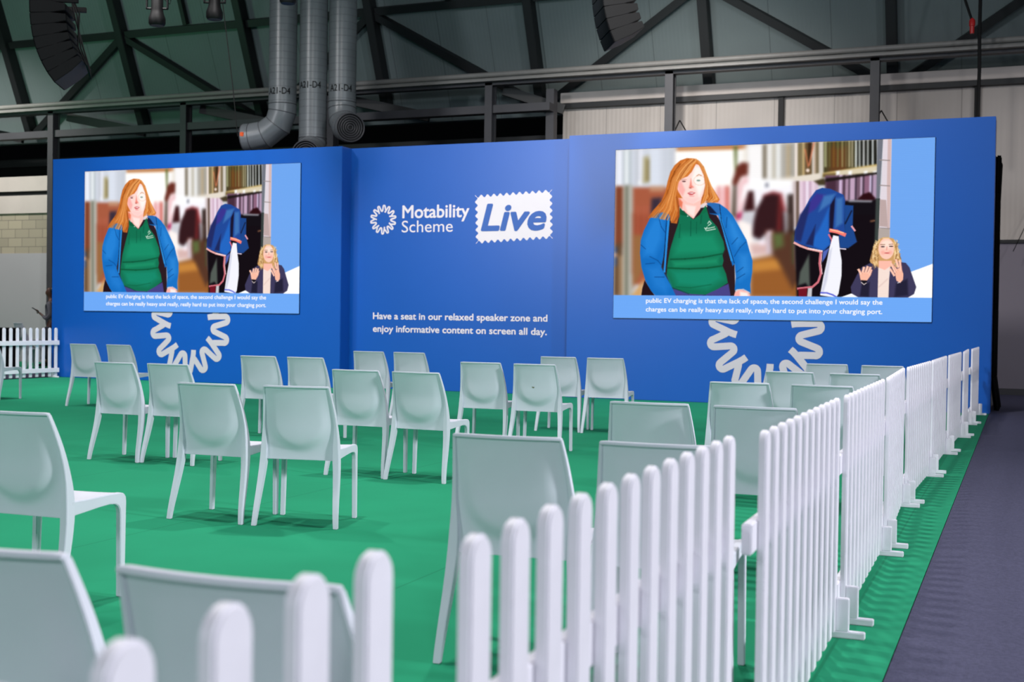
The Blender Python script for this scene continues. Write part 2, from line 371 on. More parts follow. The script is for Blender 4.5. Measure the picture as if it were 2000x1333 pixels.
# ------------------------------------------------------------------ the picture on the two screens
PW, PH = 560, 310
def homography():
    src = [(85, 217), (3980, 53), (3933, 2306), (59, 2256)]; dst = [(0, 0), (PW, 0), (PW, PH), (0, PH)]
    A = []; B = []
    for (x, y), (u, v) in zip(src, dst):
        A += [[x, y, 1, 0, 0, 0, -u*x, -u*y], [0, 0, 0, x, y, 1, -v*x, -v*y]]; B += [u, v]
    return np.append(np.linalg.solve(np.array(A, float), np.array(B, float)), 1).reshape(3, 3)
HM = homography()
IMG = np.zeros((PH, PW, 3)); IMG[:] = (205, 205, 212)
def poly(col, pts, blur=6., a=1.):
    p = np.array(pts, float); q = np.c_[p, np.ones(len(p))]@HM.T; p = q[:, :2]/q[:, 2:]
    bl = max(blur*.14, .5)
    x0, y0 = np.floor(p.min(0)-bl-1).astype(int); x1, y1 = np.ceil(p.max(0)+bl+2).astype(int)
    x0, y0 = max(x0, 0), max(y0, 0); x1, y1 = min(x1, PW), min(y1, PH)
    if x1 <= x0 or y1 <= y0: return
    X, Y = np.meshgrid(np.arange(x0, x1)+.5, np.arange(y0, y1)+.5)
    d2 = np.full(X.shape, 1e9); ins = np.zeros(X.shape, bool)
    for i in range(len(p)):
        ax, ay = p[i]; bx, by = p[(i+1) % len(p)]
        ex, ey = bx-ax, by-ay; L = ex*ex+ey*ey+1e-9
        t = np.clip(((X-ax)*ex+(Y-ay)*ey)/L, 0, 1)
        d2 = np.minimum(d2, (X-ax-t*ex)**2+(Y-ay-t*ey)**2)
        c = (ay > Y) != (by > Y)
        ins ^= c & (X < ex*(Y-ay)/(ey if abs(ey) > 1e-9 else 1e-9)+ax)
    sd = np.where(ins, 1, -1)*np.sqrt(d2)
    al = np.clip(.5+sd/(2*bl), 0, 1)*a; al = (al*al*(3-2*al) if a == 1 else al)[..., None]
    IMG[y0:y1, x0:x1] = IMG[y0:y1, x0:x1]*(1-al)+np.array(col)*al
def line(col, pts, w, blur=4., a=1.):
    for (ax, ay), (bx, by) in zip(pts, pts[1:]):
        L = math.hypot(bx-ax, by-ay)+1e-6; dx, dy = (bx-ax)/L, (by-ay)/L; h = w/2
        poly(col, [(ax-dy*h-dx*h*.4, ay+dx*h-dy*h*.4), (ax+dy*h-dx*h*.4, ay-dx*h-dy*h*.4), (bx+dy*h+dx*h*.4, by-dx*h+dy*h*.4), (bx-dy*h+dx*h*.4, by+dx*h+dy*h*.4)], blur, a)
def ell(col, cx, cy, rx, ry_, blur=5., a=1., rot=0):
    poly(col, [(cx+rx*math.cos(t)*math.cos(rot)-ry_*math.sin(t)*math.sin(rot), cy+rx*math.cos(t)*math.sin(rot)+ry_*math.sin(t)*math.cos(rot)) for t in np.linspace(0, 2*math.pi, 22)[:-1]], blur, a)
def rc(col, x0, x1, y0, y1, blur=8., a=1.): poly(col, [(x0, y0), (x1, y0), (x1, y1), (x0, y1)], blur, a)
# stable behind her, left
rc((206, 211, 222), 0, 830, 100, 660, 10)
for x, w, c in ((130, 60, (235, 238, 248)), (186, 16, (150, 160, 165)), (255, 30, (178, 188, 192)), (345, 14, (165, 168, 172)), (385, 50, (228, 230, 240)), (560, 120, (216, 222, 234)), (690, 14, (186, 192, 202)), (748, 26, (190, 196, 204)), (800, 20, (170, 172, 180))):
    rc(c, x-w/2, x+w/2, 100, 650, 10)
poly((176, 166, 128), [(420, 300), (490, 280), (490, 610), (410, 620)], 24); poly((120, 105, 60), [(465, 330), (490, 330), (490, 600), (462, 590)], 14)
rc((250, 255, 255), 198, 229, 100, 630, 5); ell((255, 255, 255), 370, 610, 18, 18)
rc((126, 66, 44), 0, 182, 655, 1400, 10); rc((98, 72, 50), 0, 190, 1350, 2010, 60)
rc((150, 120, 90), 120, 180, 1500, 2010, 20)
rc((190, 184, 172), 172, 208, 645, 2010, 6); rc((66, 72, 52), 206, 230, 645, 2010, 6); rc((176, 174, 164), 228, 296, 640, 2010, 8)
rc((166, 90, 64), 296, 720, 670, 1850, 12); rc((150, 74, 50), 300, 520, 1000, 1700, 60); rc((190, 140, 110), 500, 680, 655, 720, 20)
for x in (360, 430, 490): rc((186, 96, 76), x-14, x+14, 900, 1500, 20, .6)
poly((150, 104, 64), [(300, 1250), (420, 1250), (430, 1650), (300, 1900)], 30); poly((206, 160, 104), [(300, 1960), (440, 1770), (410, 2010), (260, 2010)], 14)
poly((58, 46, 60), [(520, 800), (650, 790), (600, 990), (510, 990)], 18); poly((40, 70, 120), [(59, 1380), (100, 1400), (95, 1620), (59, 1640)], 16); rc((230, 170, 130), 60, 102, 1475, 1510, 8)
# bright doorway
poly((255, 253, 249), [(805, 215), (1535, 165), (1540, 700), (800, 760)], 10)
rc((246, 214, 214), 1150, 1530, 690, 1050, 40)
for x, c in ((1340, (224, 150, 150)), (1400, (236, 176, 180)), (1445, (196, 84, 70)), (1490, (236, 222, 222))): rc(c, x-18, x+18, 650, 1080, 14)
poly((172, 94, 34), [(820, 150), (1672, 110), (1668, 196), (826, 222)], 7)
poly((248, 246, 244), [(1560, 205), (1920, 120), (1920, 760), (1560, 640)], 10); rc((176, 98, 44), 1560, 1668, 120, 196, 7)
rc((236, 228, 216), 1640, 1680, 180, 400, 30)
poly((84, 98, 38), [(1522, 120), (1562, 118), (1556, 460), (1540, 520), (1532, 380)], 8)
poly((82, 70, 56), [(1520, 560), (1556, 560), (1548, 1060), (1496, 1010)], 14)
# stalls on the right, upper bars
rc((206, 200, 192), 1680, 2620, 80, 620, 10); rc((246, 244, 244), 1690, 1880, 130, 720, 14)
for x, w, c in ((1895, 34, (86, 74, 54)), (1960, 60, (236, 234, 232)), (2065, 50, (236, 238, 238)), (2010, 26, (176, 170, 150)), (2130, 70, (170, 166, 158)), (2185, 22, (170, 140, 90)), (2235, 60, (158, 154, 144)), (2282, 34, (236, 224, 216)), (2330, 60, (128, 114, 82)), (2372, 22, (190, 160, 104)), (2430, 90, (104, 82, 54)), (2510, 24, (196, 172, 150)), (2540, 40, (120, 106, 80)), (2592, 60, (206, 200, 190))):
    rc(c, x-w/2, x+w/2, 60, 560, 9)
poly((60, 40, 24), [(2425, 110), (2480, 110), (2440, 430), (2425, 420)], 10); line((216, 130, 96), [(2500, 110), (2440, 400)], 16); line((206, 120, 80), [(2390, 200), (2430, 420)], 14); ell((240, 220, 206), 2424, 460, 22, 22)
rc((72, 66, 40), 2615, 3275, 40, 540, 8); rc((100, 62, 34), 2690, 2900, 180, 480, 60); rc((24, 24, 20), 3000, 3275, 60, 400, 30)
for x, w, c in ((2640, 30, (150, 150, 110)), (2690, 12, (110, 110, 60)), (2740, 14, (130, 92, 40)), (2790, 14, (120, 120, 70)), (2845, 16, (160, 150, 100)), (2890, 12, (130, 116, 80)), (2930, 18, (186, 178, 140)), (2966, 14, (200, 190, 160)), (3012, 20, (240, 246, 240)), (3056, 16, (226, 232, 226)), (3106, 18, (236, 238, 236)), (3156, 16, (226, 230, 226)), (3216, 18, (240, 246, 246)), (3272, 14, (226, 230, 236))):
    rc(c, x-w/2, x+w/2, 40, 420, 4)
poly((198, 172, 112), [(2605, 490), (3275, 380), (3275, 430), (2610, 540)], 5); poly((216, 204, 176), [(2760, 470), (3275, 405), (3275, 480), (2770, 525)], 6)
for x in (2790, 2940, 3130, 3240): poly((246, 246, 244), [(x-22, 470), (x+22, 460), (x+20, 515), (x-20, 520)], 6)
poly((120, 100, 60), [(2600, 545), (2760, 520), (2770, 490), (2610, 500)], 10)
poly((226, 216, 202), [(1990, 570), (2575, 492), (2575, 580), (1990, 640)], 10)
# white band, pink stalls and hanging coats
rc((246, 244, 250), 1690, 2330, 590, 960, 24); poly((250, 250, 252), [(1700, 560), (2250, 580), (2250, 640), (1690, 700)], 16); ell((30, 34, 60), 1925, 640, 14, 26)
for x, c in ((2260, (206, 190, 190)), (2300, (110, 90, 80)), (2345, (226, 200, 216)), (2385, (206, 176, 196)), (2420, (236, 220, 236)), (2455, (200, 170, 190)), (2490, (230, 206, 222)), (2530, (214, 190, 206))): rc(c, x-20, x+20, 590, 1150, 9)
poly((70, 60, 40), [(2500, 590), (2620, 555), (2700, 640), (2560, 640)], 16)
rc((128, 96, 120), 2640, 3275, 520, 840, 8); rc((70, 44, 60), 2640, 2780, 540, 760, 30)
for x, w, c in ((2800, 12, (60, 40, 50)), (2825, 40, (206, 180, 212)), (2868, 18, (60, 44, 54)), (2905, 34, (170, 140, 164)), (2935, 14, (30, 22, 30)), (2972, 66, (190, 160, 186)), (3012, 18, (34, 26, 36)), (3050, 36, (110, 84, 100)), (3080, 28, (196, 170, 196)), (3104, 16, (40, 30, 40)), (3160, 90, (140, 100, 124)), (3190, 22, (220, 206, 236)), (3208, 12, (40, 34, 50)), (3245, 50, (176, 150, 176))):
    poly(c, [(x-w/2, 520), (x+w/2, 510), (x+w/2-6, 830), (x-w/2-6, 830)], 4)
poly((32, 24, 24), [(2640, 560), (3275, 480), (3275, 505), (2640, 600)], 5)
poly((104, 46, 36), [(1500, 610), (1560, 410), (1620, 362), (1700, 372), (1692, 520), (1610, 540), (1560, 640), (1510, 640)], 18)
poly((238, 196, 200), [(1565, 640), (1660, 520), (1700, 560), (1700, 720), (1620, 960), (1560, 1040)], 26); poly((250, 244, 246), [(1640, 640), (1720, 600), (1700, 720), (1590, 900)], 20)
poly((176, 44, 92), [(1560, 990), (1630, 960), (1600, 1080), (1545, 1090)], 16)
poly((60, 26, 28), [(1700, 712), (1762, 712), (1780, 950), (1640, 960)], 14)
poly((150, 60, 64), [(1880, 760), (2000, 715), (2110, 740), (2160, 960), (1850, 1000)], 20)
poly((52, 26, 30), [(1800, 930), (1890, 770), (1990, 745), (2070, 760), (2140, 1000), (2150, 1240), (2060, 1300), (1940, 1200), (1840, 1300), (1745, 1260), (1765, 1080)], 18)
poly((140, 44, 44), [(2070, 800), (2110, 850), (2100, 1200), (2050, 1200)], 20, .7)
poly((44, 30, 26), [(2178, 752), (2245, 748), (2255, 1250), (2172, 1270)], 12); line((150, 120, 110), [(2205, 990), (2200, 1180)], 22, 10, .6)
# floor of the passage
poly((252, 242, 238), [(1560, 1050), (1730, 1120), (1760, 1330), (1900, 1320), (1930, 1500), (1700, 1560), (1640, 1300)], 22)
poly((214, 180, 176), [(1720, 1360), (2000, 1330), (2010, 1480), (1740, 1500)], 40); poly((160, 84, 56), [(1920, 1200), (2010, 1200), (2010, 1400), (1930, 1320)], 40)
poly((150, 92, 44), [(1720, 1540), (2060, 1480), (2300, 1700), (2320, 2010), (1720, 2010)], 40); poly((196, 132, 60), [(1740, 1570), (2060, 1540), (2120, 1660), (1740, 1700)], 40)
poly((206, 190, 200), [(1925, 1200), (1990, 1190), (1980, 1480), (1920, 1470)], 18); ell((244, 230, 240), 1870, 1340, 40, 30, 16)
poly((86, 54, 40), [(1990, 1250), (2260, 1200), (2300, 1800), (2240, 1900), (2060, 1560), (1990, 1480)], 40); poly((92, 104, 60), [(2000, 1230), (2120, 1220), (2130, 1380), (2020, 1420)], 40)
# dark stall with the bin
poly((20, 14, 20), [(2260, 1200), (2500, 1000), (2880, 830), (3262, 806), (3290, 1300), (3260, 2010), (2290, 2010)], 16)
poly((44, 14, 20), [(3030, 815), (3090, 750), (3180, 722), (3252, 800), (3200, 830)], 8); poly((150, 150, 160), [(2910, 822), (3215, 824), (3200, 848), (2930, 846)], 8); poly((20, 16, 22), [(2880, 845), (3260, 850), (3260, 1000), (2880, 1000)], 8)
line((190, 130, 90), [(3190, 1080), (3240, 1070)], 12)
poly((82, 90, 84), [(2330, 1700), (2440, 1480), (2450, 1900), (2400, 1830), (2310, 1860)], 16); poly((70, 80, 50), [(2230, 1250), (2250, 1220), (2250, 1600), (2235, 1600)], 10)
# post and block pier
poly((112, 116, 126), [(3275, 40), (3345, 40), (3300, 810), (3258, 810)], 6); poly((58, 66, 64), [(3256, 800), (3306, 800), (3290, 1420), (3236, 1420)], 6)
poly((222, 212, 220), [(3345, 40), (3452, 40), (3428, 1420), (3280, 1420), (3308, 800), (3330, 560)], 5); poly((206, 180, 178), [(3402, 40), (3446, 40), (3420, 1420), (3390, 1420), (3390, 600)], 6)
poly((186, 164, 162), [(3306, 812), (3380, 820), (3400, 1150), (3296, 1140)], 8); poly((176, 164, 158), [(3290, 1170), (3424, 1160), (3420, 1420), (3280, 1420)], 8)
for y in (330, 640, 1160): line((150, 138, 136), [(3300, y), (3425, y+8)], 12, 5)
def soften(n, x0, x1, y0, y1):
    global IMG
    B = IMG.copy()
    for ax in (0, 1):
        for _ in range(2): B = sum(np.roll(B, k_, ax) for k_ in range(-n, n+1))/(2*n+1)
    X, Y = np.meshgrid(np.arange(PW), np.arange(PH)); w = (np.clip((X-x0)/8, 0, 1)*np.clip((x1-X)/8, 0, 1)*np.clip((Y-y0)/8, 0, 1)*np.clip((y1-Y)/8, 0, 1))[..., None]
    IMG = IMG*(1-w)+B*w
soften(3, -20, 330, -20, 330); soften(1, 300, 470, -20, 330)
rs = random.Random(11)
def strands(n, path0, path1, cols, w, al=.55):
    for _ in range(n):
        t = rs.random(); j = rs.uniform(-10, 10)
        line(rs.choice(cols), [(a_[0]+(b_[0]-a_[0])*t+j*rs.uniform(.3, 1), a_[1]+(b_[1]-a_[1])*t) for a_, b_ in zip(path0, path1)], w*rs.uniform(.6, 1.5), 5, al)
# blanket on the stall door
poly((34, 72, 150), [(2600, 672), (2700, 684), (2860, 756), (2880, 820), (2870, 1100), (2885, 1250), (2690, 1190), (2700, 1360), (2620, 1440), (2420, 1390), (2258, 1335), (2275, 1180), (2350, 990), (2450, 800), (2525, 700)], 7)
poly((58, 52, 140), [(2440, 850), (2530, 740), (2640, 760), (2520, 930), (2400, 1010)], 24); poly((62, 112, 178), [(2620, 770), (2760, 745), (2700, 860), (2560, 960)], 26)
poly((34, 44, 100), [(2270, 1200), (2330, 1000), (2450, 850), (2430, 980), (2340, 1330), (2270, 1310)], 20); poly((26, 22, 48), [(2700, 880), (2760, 780), (2730, 1190), (2680, 1190), (2686, 1000)], 12)
poly((36, 100, 190), [(2470, 1320), (2560, 1180), (2680, 920), (2680, 1180), (2700, 1360), (2610, 1436), (2450, 1370)], 26); poly((60, 110, 176), [(2770, 800), (2850, 790), (2850, 1100), (2760, 1160)], 26); poly((30, 40, 90), [(2440, 1280), (2520, 1120), (2490, 1380), (2400, 1360)], 16)
poly((30, 70, 138), [(2868, 880), (2980, 888), (2972, 1150), (3024, 1330), (2920, 1405), (2815, 1405), (2800, 1250), (2875, 1210)], 9); line((20, 30, 60), [(2960, 950), (2880, 1110)], 18, 8)
line((234, 170, 168), [(2258, 1340), (2330, 1378), (2430, 1415), (2600, 1450)], 26, 4); line((250, 236, 240), [(2430, 1408), (2600, 1440)], 10, 4)
line((244, 122, 112), [(2695, 1190), (2780, 1205), (2880, 1245)], 44, 5); line((255, 200, 160), [(2700, 1180), (2860, 1220)], 12, 4)
line((230, 160, 170), [(2960, 1140), (3000, 1195)], 22); line((216, 110, 130), [(2680, 1240), (2720, 1310), (2710, 1370)], 20); line((236, 220, 240), [(2815, 1412), (2890, 1418)], 12)
poly((80, 100, 180), [(2610, 1450), (2690, 1400), (2640, 1520), (2600, 1580)], 8)
line((206, 110, 122), [(2580, 1460), (2568, 1590), (2585, 1720), (2550, 1820), (2480, 1880), (2300, 1900)], 26, 4); line((244, 200, 206), [(2596, 1470), (2584, 1590), (2600, 1720)], 9, 3)
poly((240, 240, 248), [(2735, 1250), (2800, 1262), (2815, 1420), (2838, 1560), (2836, 1740), (2800, 1960), (2770, 2010), (2575, 1980), (2615, 1760), (2660, 1560), (2690, 1400)], 6)
poly((206, 208, 226), [(2690, 1440), (2720, 1400), (2660, 1800), (2610, 1960), (2590, 1950)], 16); line((90, 96, 210), [(2580, 1950), (2660, 1952), (2730, 1975), (2780, 2005)], 18, 4)
poly((112, 22, 36), [(2310, 1905), (2420, 1892), (2412, 2010), (2312, 2010)], 8); poly((196, 194, 198), [(2428, 1896), (2478, 1888), (2472, 2010), (2416, 2010)], 8)
# the woman in the blue jacket
poly((36, 20, 26), [(440, 1800), (560, 1980), (560, 2010), (395, 2010), (410, 1900)], 6)
poly((44, 28, 34), [(700, 980), (860, 960), (1240, 900), (1440, 1200), (1530, 1500), (1545, 2010), (640, 2010), (640, 1500)], 8)
poly((72, 66, 132), [(780, 1890), (1000, 1960), (1200, 1960), (1460, 1840), (1490, 2010), (800, 2010)], 8); line((40, 34, 80), [(1180, 1985), (1130, 2000)], 20)
GR = [(870, 930), (960, 1000), (1030, 1060), (1110, 1000), (1180, 890), (1225, 1040), (1320, 1150), (1400, 1330), (1412, 1420), (1385, 1490), (1400, 1560), (1385, 1620), (1430, 1720), (1452, 1830), (1340, 1900), (1180, 1975), (1000, 1965), (850, 1910), (760, 1880), (708, 1740), (715, 1620), (745, 1440), (800, 1250), (850, 1100)]
poly((20, 112, 80), GR, 6)
poly((26, 142, 104), [(880, 1230), (1280, 1230), (1380, 1420), (1340, 1480), (800, 1500), (800, 1400)], 60, .9); poly((24, 138, 108), [(760, 1680), (1340, 1660), (1400, 1780), (1200, 1900), (840, 1860)], 50, .9); poly((30, 146, 104), [(780, 1570), (1330, 1530), (1330, 1600), (800, 1640)], 30, .8)
line((12, 70, 44), [(750, 1545), (930, 1540), (1150, 1520), (1390, 1475)], 15, 8, .8); line((12, 72, 40), [(720, 1650), (980, 1660), (1200, 1650), (1380, 1625)], 16, 8, .8); line((14, 90, 60), [(820, 1880), (1000, 1890), (1250, 1850)], 10, 8, .7); line((10, 80, 54), [(760, 1890), (860, 1920), (980, 1965)], 12, 5, .8)
line((10, 74, 54), [(1000, 1075), (998, 1260)], 8, 4, .8); line((12, 84, 60), [(1070, 1090), (1068, 1230)], 8, 4, .7); line((14, 90, 64), [(870, 1120), (860, 1280)], 14, 8, .7); line((14, 84, 60), [(1130, 1010), (1120, 1110)], 14, 8, .7)
poly((14, 92, 62), [(868, 915), (905, 960), (962, 1000), (1000, 1020), (900, 1010), (850, 990)], 5); poly((18, 108, 72), [(1040, 1062), (1110, 1000), (1180, 885), (1200, 960), (1120, 1010)], 5)
ell((220, 236, 230), 962, 1018, 6, 6, 2)
# jacket
JL = [(600, 985), (700, 965), (745, 1010), (720, 1150), (690, 1400), (655, 1580), (640, 1640), (690, 1740), (770, 1880), (832, 2010), (590, 2010), (520, 1930), (450, 1810), (400, 1640), (382, 1470), (390, 1320), (430, 1190), (500, 1050)]
poly((22, 108, 190), JL, 6); poly((40, 132, 216), [(540, 1050), (660, 1040), (650, 1300), (560, 1500), (430, 1500), (420, 1300)], 50, .8); poly((36, 124, 208), [(470, 1650), (620, 1620), (740, 1860), (700, 1960), (560, 1880)], 50, .8)
JR = [(1190, 838), (1350, 868), (1440, 930), (1510, 1010), (1600, 1170), (1680, 1310), (1715, 1440), (1752, 1560), (1748, 1700), (1725, 1850), (1732, 1960), (1680, 1930), (1600, 1905), (1535, 1920), (1548, 1760), (1535, 1600), (1508, 1625), (1460, 1450), (1420, 1300), (1380, 1150), (1330, 1010), (1230, 990)]
poly((26, 112, 194), JR, 6); poly((48, 138, 218), [(1440, 1030), (1530, 1090), (1640, 1320), (1560, 1400), (1480, 1250)], 46, .8); poly((46, 134, 214), [(1590, 1480), (1700, 1480), (1720, 1700), (1600, 1800)], 46, .8)
poly((44, 106, 178), [(1190, 838), (1345, 870), (1360, 990), (1250, 985)], 7); poly((20, 30, 60), [(1190, 880), (1240, 900), (1320, 990), (1230, 985)], 8)
line((40, 140, 220), [(735, 1020), (715, 1250), (690, 1560), (680, 1700)], 22, 5); line((16, 40, 80), [(708, 1000), (690, 1300), (668, 1560)], 8, 3)
line((44, 140, 216), [(1350, 1000), (1420, 1260), (1500, 1560)], 26, 5); line((14, 36, 74), [(1350, 880), (1372, 1080), (1450, 1330), (1530, 1590)], 8, 3)
for p in ([(1530, 1510), (1600, 1400), (1672, 1330)], [(1500, 1360), (1570, 1280)], [(1560, 1700), (1640, 1640)], [(1560, 1780), (1660, 1720)], [(600, 1000), (640, 1150), (690, 1220)], [(395, 1370), (450, 1420)], [(500, 1510), (600, 1560), (640, 1610)], [(450, 1600), (560, 1590)], [(560, 1760), (680, 1760)], [(1430, 1160), (1440, 1030)]):
    line((14, 66, 128), p, 9, 5, .8)
poly((255, 176, 168), [(1540, 1945), (1600, 1912), (1680, 1930), (1722, 1975), (1720, 2010), (1520, 2010)], 6); poly((255, 236, 230), [(1600, 1935), (1690, 1950), (1710, 2010), (1600, 2010)], 20); line((206, 196, 200), [(1560, 1915), (1640, 1908), (1720, 1950)], 10, 4)
# badge on the shirt
for p in ([(1190, 1165), (1180, 1190)], [(1165, 1160), (1180, 1175), (1200, 1150)], [(1200, 1170), (1290, 1150)], [(1190, 1195), (1300, 1175)], [(1205, 1110), (1225, 1080), (1250, 1110)], [(1210, 1135), (1240, 1115)]):
    line((226, 240, 226), p, 9, 3, .9)
# hair behind, neck, face
HB = [(950, 312), (1040, 318), (1100, 345), (1160, 420), (1210, 560), (1255, 660), (1350, 815), (1330, 850), (1260, 856), (1190, 830), (1120, 880), (860, 860), (860, 1000), (830, 1110), (760, 1100), (740, 1000), (700, 980), (600, 960), (500, 1040), (480, 1040), (540, 950), (640, 840), (690, 720), (715, 600), (750, 480), (800, 400), (870, 340)]
poly((198, 108, 42), HB, 8)
poly((255, 196, 186), [(850, 800), (1130, 800), (1115, 930), (1030, 1052), (960, 998), (880, 920)], 8); poly((255, 226, 220), [(930, 880), (1060, 900), (1040, 1030), (960, 980)], 20); poly((230, 120, 90), [(860, 800), (900, 850), (890, 930), (850, 880)], 14)
poly((255, 214, 206), [(1010, 470), (1060, 385), (1120, 400), (1170, 510), (1184, 620), (1160, 740), (1115, 825), (1030, 868), (960, 850), (890, 790), (835, 690), (826, 600), (880, 560), (960, 530)], 7)
poly((255, 242, 236), [(1050, 420), (1110, 420), (1160, 540), (1170, 650), (1100, 780), (1050, 640), (1010, 560)], 30); poly((252, 176, 170), [(830, 620), (880, 590), (930, 700), (900, 780), (850, 720)], 20); poly((255, 206, 200), [(900, 780), (1000, 800), (1100, 800), (1030, 866), (960, 846)], 14)
ell((112, 74, 78), 915, 597, 24, 9, 6); ell((200, 150, 140), 900, 575, 50, 10, 8, .7); ell((130, 160, 150), 1092, 585, 24, 11, 6); line((206, 150, 120), [(1068, 530), (1095, 512), (1130, 525)], 10, 5)
poly((232, 120, 104), [(1000, 560), (985, 640), (975, 670), (1010, 680), (1035, 668), (1010, 640)], 10, .85); ell((150, 70, 60), 992, 676, 14, 7, 5, .8)
poly((206, 96, 100), [(955, 740), (990, 722), (1020, 722), (1058, 735), (1020, 762), (985, 764)], 5); poly((250, 236, 236), [(975, 735), (1045, 730), (1015, 745)], 4); ell((236, 150, 150), 1010, 775, 34, 8, 6, .7)
for t in range(14):
    a, b = t*2*math.pi/14, (t+1)*2*math.pi/14
    line((222, 178, 150), [(1105+72*math.cos(a), 585+58*math.sin(a)), (1105+72*math.cos(b), 585+58*math.sin(b))], 6, 3, .6)
# fringe and locks
poly((206, 116, 48), [(1085, 335), (1050, 400), (1010, 480), (960, 535), (870, 570), (830, 640), (810, 760), (830, 900), (790, 1000), (740, 900), (700, 760), (740, 560), (800, 420), (900, 335), (1000, 315)], 6)
poly((214, 126, 54), [(1090, 340), (1150, 420), (1205, 560), (1250, 660), (1345, 815), (1320, 850), (1250, 850), (1190, 800), (1140, 850), (1120, 880), (1170, 740), (1190, 600), (1170, 500), (1120, 400)], 6)
for p, c, w in (([(980, 330), (860, 420), (770, 560), (720, 760), (620, 900)], (146, 70, 20), 22), ([(1040, 340), (940, 430), (860, 520), (790, 660), (760, 850)], (146, 72, 22), 14), ([(1060, 350), (990, 450), (900, 540), (830, 620)], (240, 160, 90), 12), ([(930, 350), (830, 450), (770, 620), (740, 800), (660, 920), (540, 1000)], (240, 156, 84), 16), ([(840, 600), (790, 740), (800, 880), (840, 960)], (238, 150, 70), 20), ([(760, 760), (740, 900), (760, 960)], (236, 150, 70), 16), ([(820, 780), (850, 900), (850, 1020), (790, 1090)], (150, 72, 34), 24), ([(720, 700), (680, 860), (600, 950), (500, 1030)], (150, 76, 24), 12), ([(1150, 440), (1200, 580), (1250, 720), (1320, 820)], (244, 164, 92), 16), ([(1200, 620), (1210, 740), (1280, 840)], (160, 82, 26), 14), ([(1190, 700), (1170, 790), (1130, 870)], (240, 160, 80), 14), ([(1000, 322), (1060, 326), (1110, 370)], (236, 160, 100), 14), ([(870, 380), (800, 480), (750, 600)], (120, 56, 16), 12)):
    line(c, p, w, 8, .75)
HC = [(150, 74, 24), (232, 150, 78), (246, 176, 104), (176, 92, 34), (216, 124, 54), (250, 196, 130)]
strands(46, [(980, 325), (860, 420), (770, 560), (720, 740), (620, 900), (505, 1030)], [(1040, 330), (960, 470), (850, 600), (820, 780), (840, 940), (800, 1080)], HC, 9)
strands(26, [(1060, 335), (1110, 400), (1165, 520), (1180, 640), (1150, 760), (1125, 860)], [(1080, 345), (1160, 440), (1215, 570), (1265, 690), (1340, 810), (1260, 850)], HC, 9)
strands(14, [(1085, 345), (1040, 400), (1000, 470), (950, 525)], [(1010, 325), (920, 400), (840, 500), (800, 600)], HC, 9)
# right band, white wedge and the interpreter
poly((110, 164, 236), [(3452, 0), (4100, 0), (4000, 1640), (3650, 1720), (3400, 1700), (3424, 1270)], 3)
poly((255, 255, 255), [(4100, 1540), (3680, 1695), (3300, 1840), (2820, 2006), (4100, 2030)], 4)
poly((252, 176, 156), [(3290, 1500), (3450, 1500), (3440, 1640), (3360, 1680), (3285, 1640)], 6)
HI = [(3400, 1272), (3470, 1290), (3520, 1370), (3545, 1480), (3570, 1570), (3490, 1590), (3450, 1640), (3290, 1640), (3260, 1665), (3205, 1620), (3180, 1560), (3200, 1480), (3225, 1390), (3290, 1300), (3340, 1275)]
poly((204, 156, 100), HI, 8)
poly((62, 58, 90), [(3080, 1640), (3190, 1585), (3290, 1640), (3330, 2010), (3050, 2010), (2960, 1960), (2948, 1880), (3020, 1740)], 6); poly((62, 58, 90), [(3430, 1640), (3520, 1570), (3620, 1585), (3665, 1640), (3720, 1800), (3748, 1880), (3720, 1965), (3640, 2010), (3390, 2010)], 6)
poly((34, 32, 52), [(3080, 1860), (3180, 1820), (3170, 2000), (3060, 1990)], 14); poly((36, 34, 56), [(3500, 1840), (3640, 1780), (3650, 1980), (3480, 2000)], 20)
poly((242, 220, 210), [(3285, 1640), (3360, 1670), (3430, 1620), (3415, 1800), (3408, 2010), (3276, 2010)], 5); line((220, 190, 182), [(3400, 1780), (3290, 1880)], 14, 8, .7)
poly((250, 186, 168), [(3290, 1560), (3450, 1560), (3440, 1620), (3370, 1668), (3290, 1640)], 7)
ell((250, 200, 182), 3382, 1412, 96, 130, 6); ell((255, 222, 206), 3390, 1360, 66, 50, 18); ell((244, 160, 146), 3340, 1460, 24, 24, 12, .6); ell((244, 160, 146), 3430, 1460, 24, 24, 12, .6)
ell((60, 44, 50), 3340, 1388, 26, 8, 4); ell((60, 44, 50), 3440, 1384, 26, 8, 4); line((130, 90, 70), [(3310, 1362), (3365, 1362)], 8, 4); line((130, 90, 70), [(3415, 1360), (3465, 1356)], 8, 4)
line((226, 140, 124), [(3390, 1390), (3385, 1430)], 12, 6, .8); ell((206, 96, 96), 3390, 1466, 34, 8, 4)
for p in ([(3300, 1300), (3260, 1400), (3250, 1500), (3270, 1600)], [(3250, 1370), (3215, 1480), (3230, 1580), (3250, 1640)], [(3480, 1310), (3520, 1420), (3530, 1520), (3560, 1570)], [(3470, 1340), (3490, 1450), (3480, 1540)], [(3340, 1285), (3420, 1285)], [(3280, 1500), (3240, 1620)]): line((240, 204, 150), p, 13, 5, .9)
for p in ([(3280, 1350), (3240, 1450), (3255, 1560)], [(3275, 1480), (3285, 1560)], [(3500, 1370), (3510, 1480), (3490, 1560)], [(3220, 1420), (3200, 1540)], [(3540, 1480), (3560, 1540)]): line((120, 84, 50), p, 9, 4, .8)
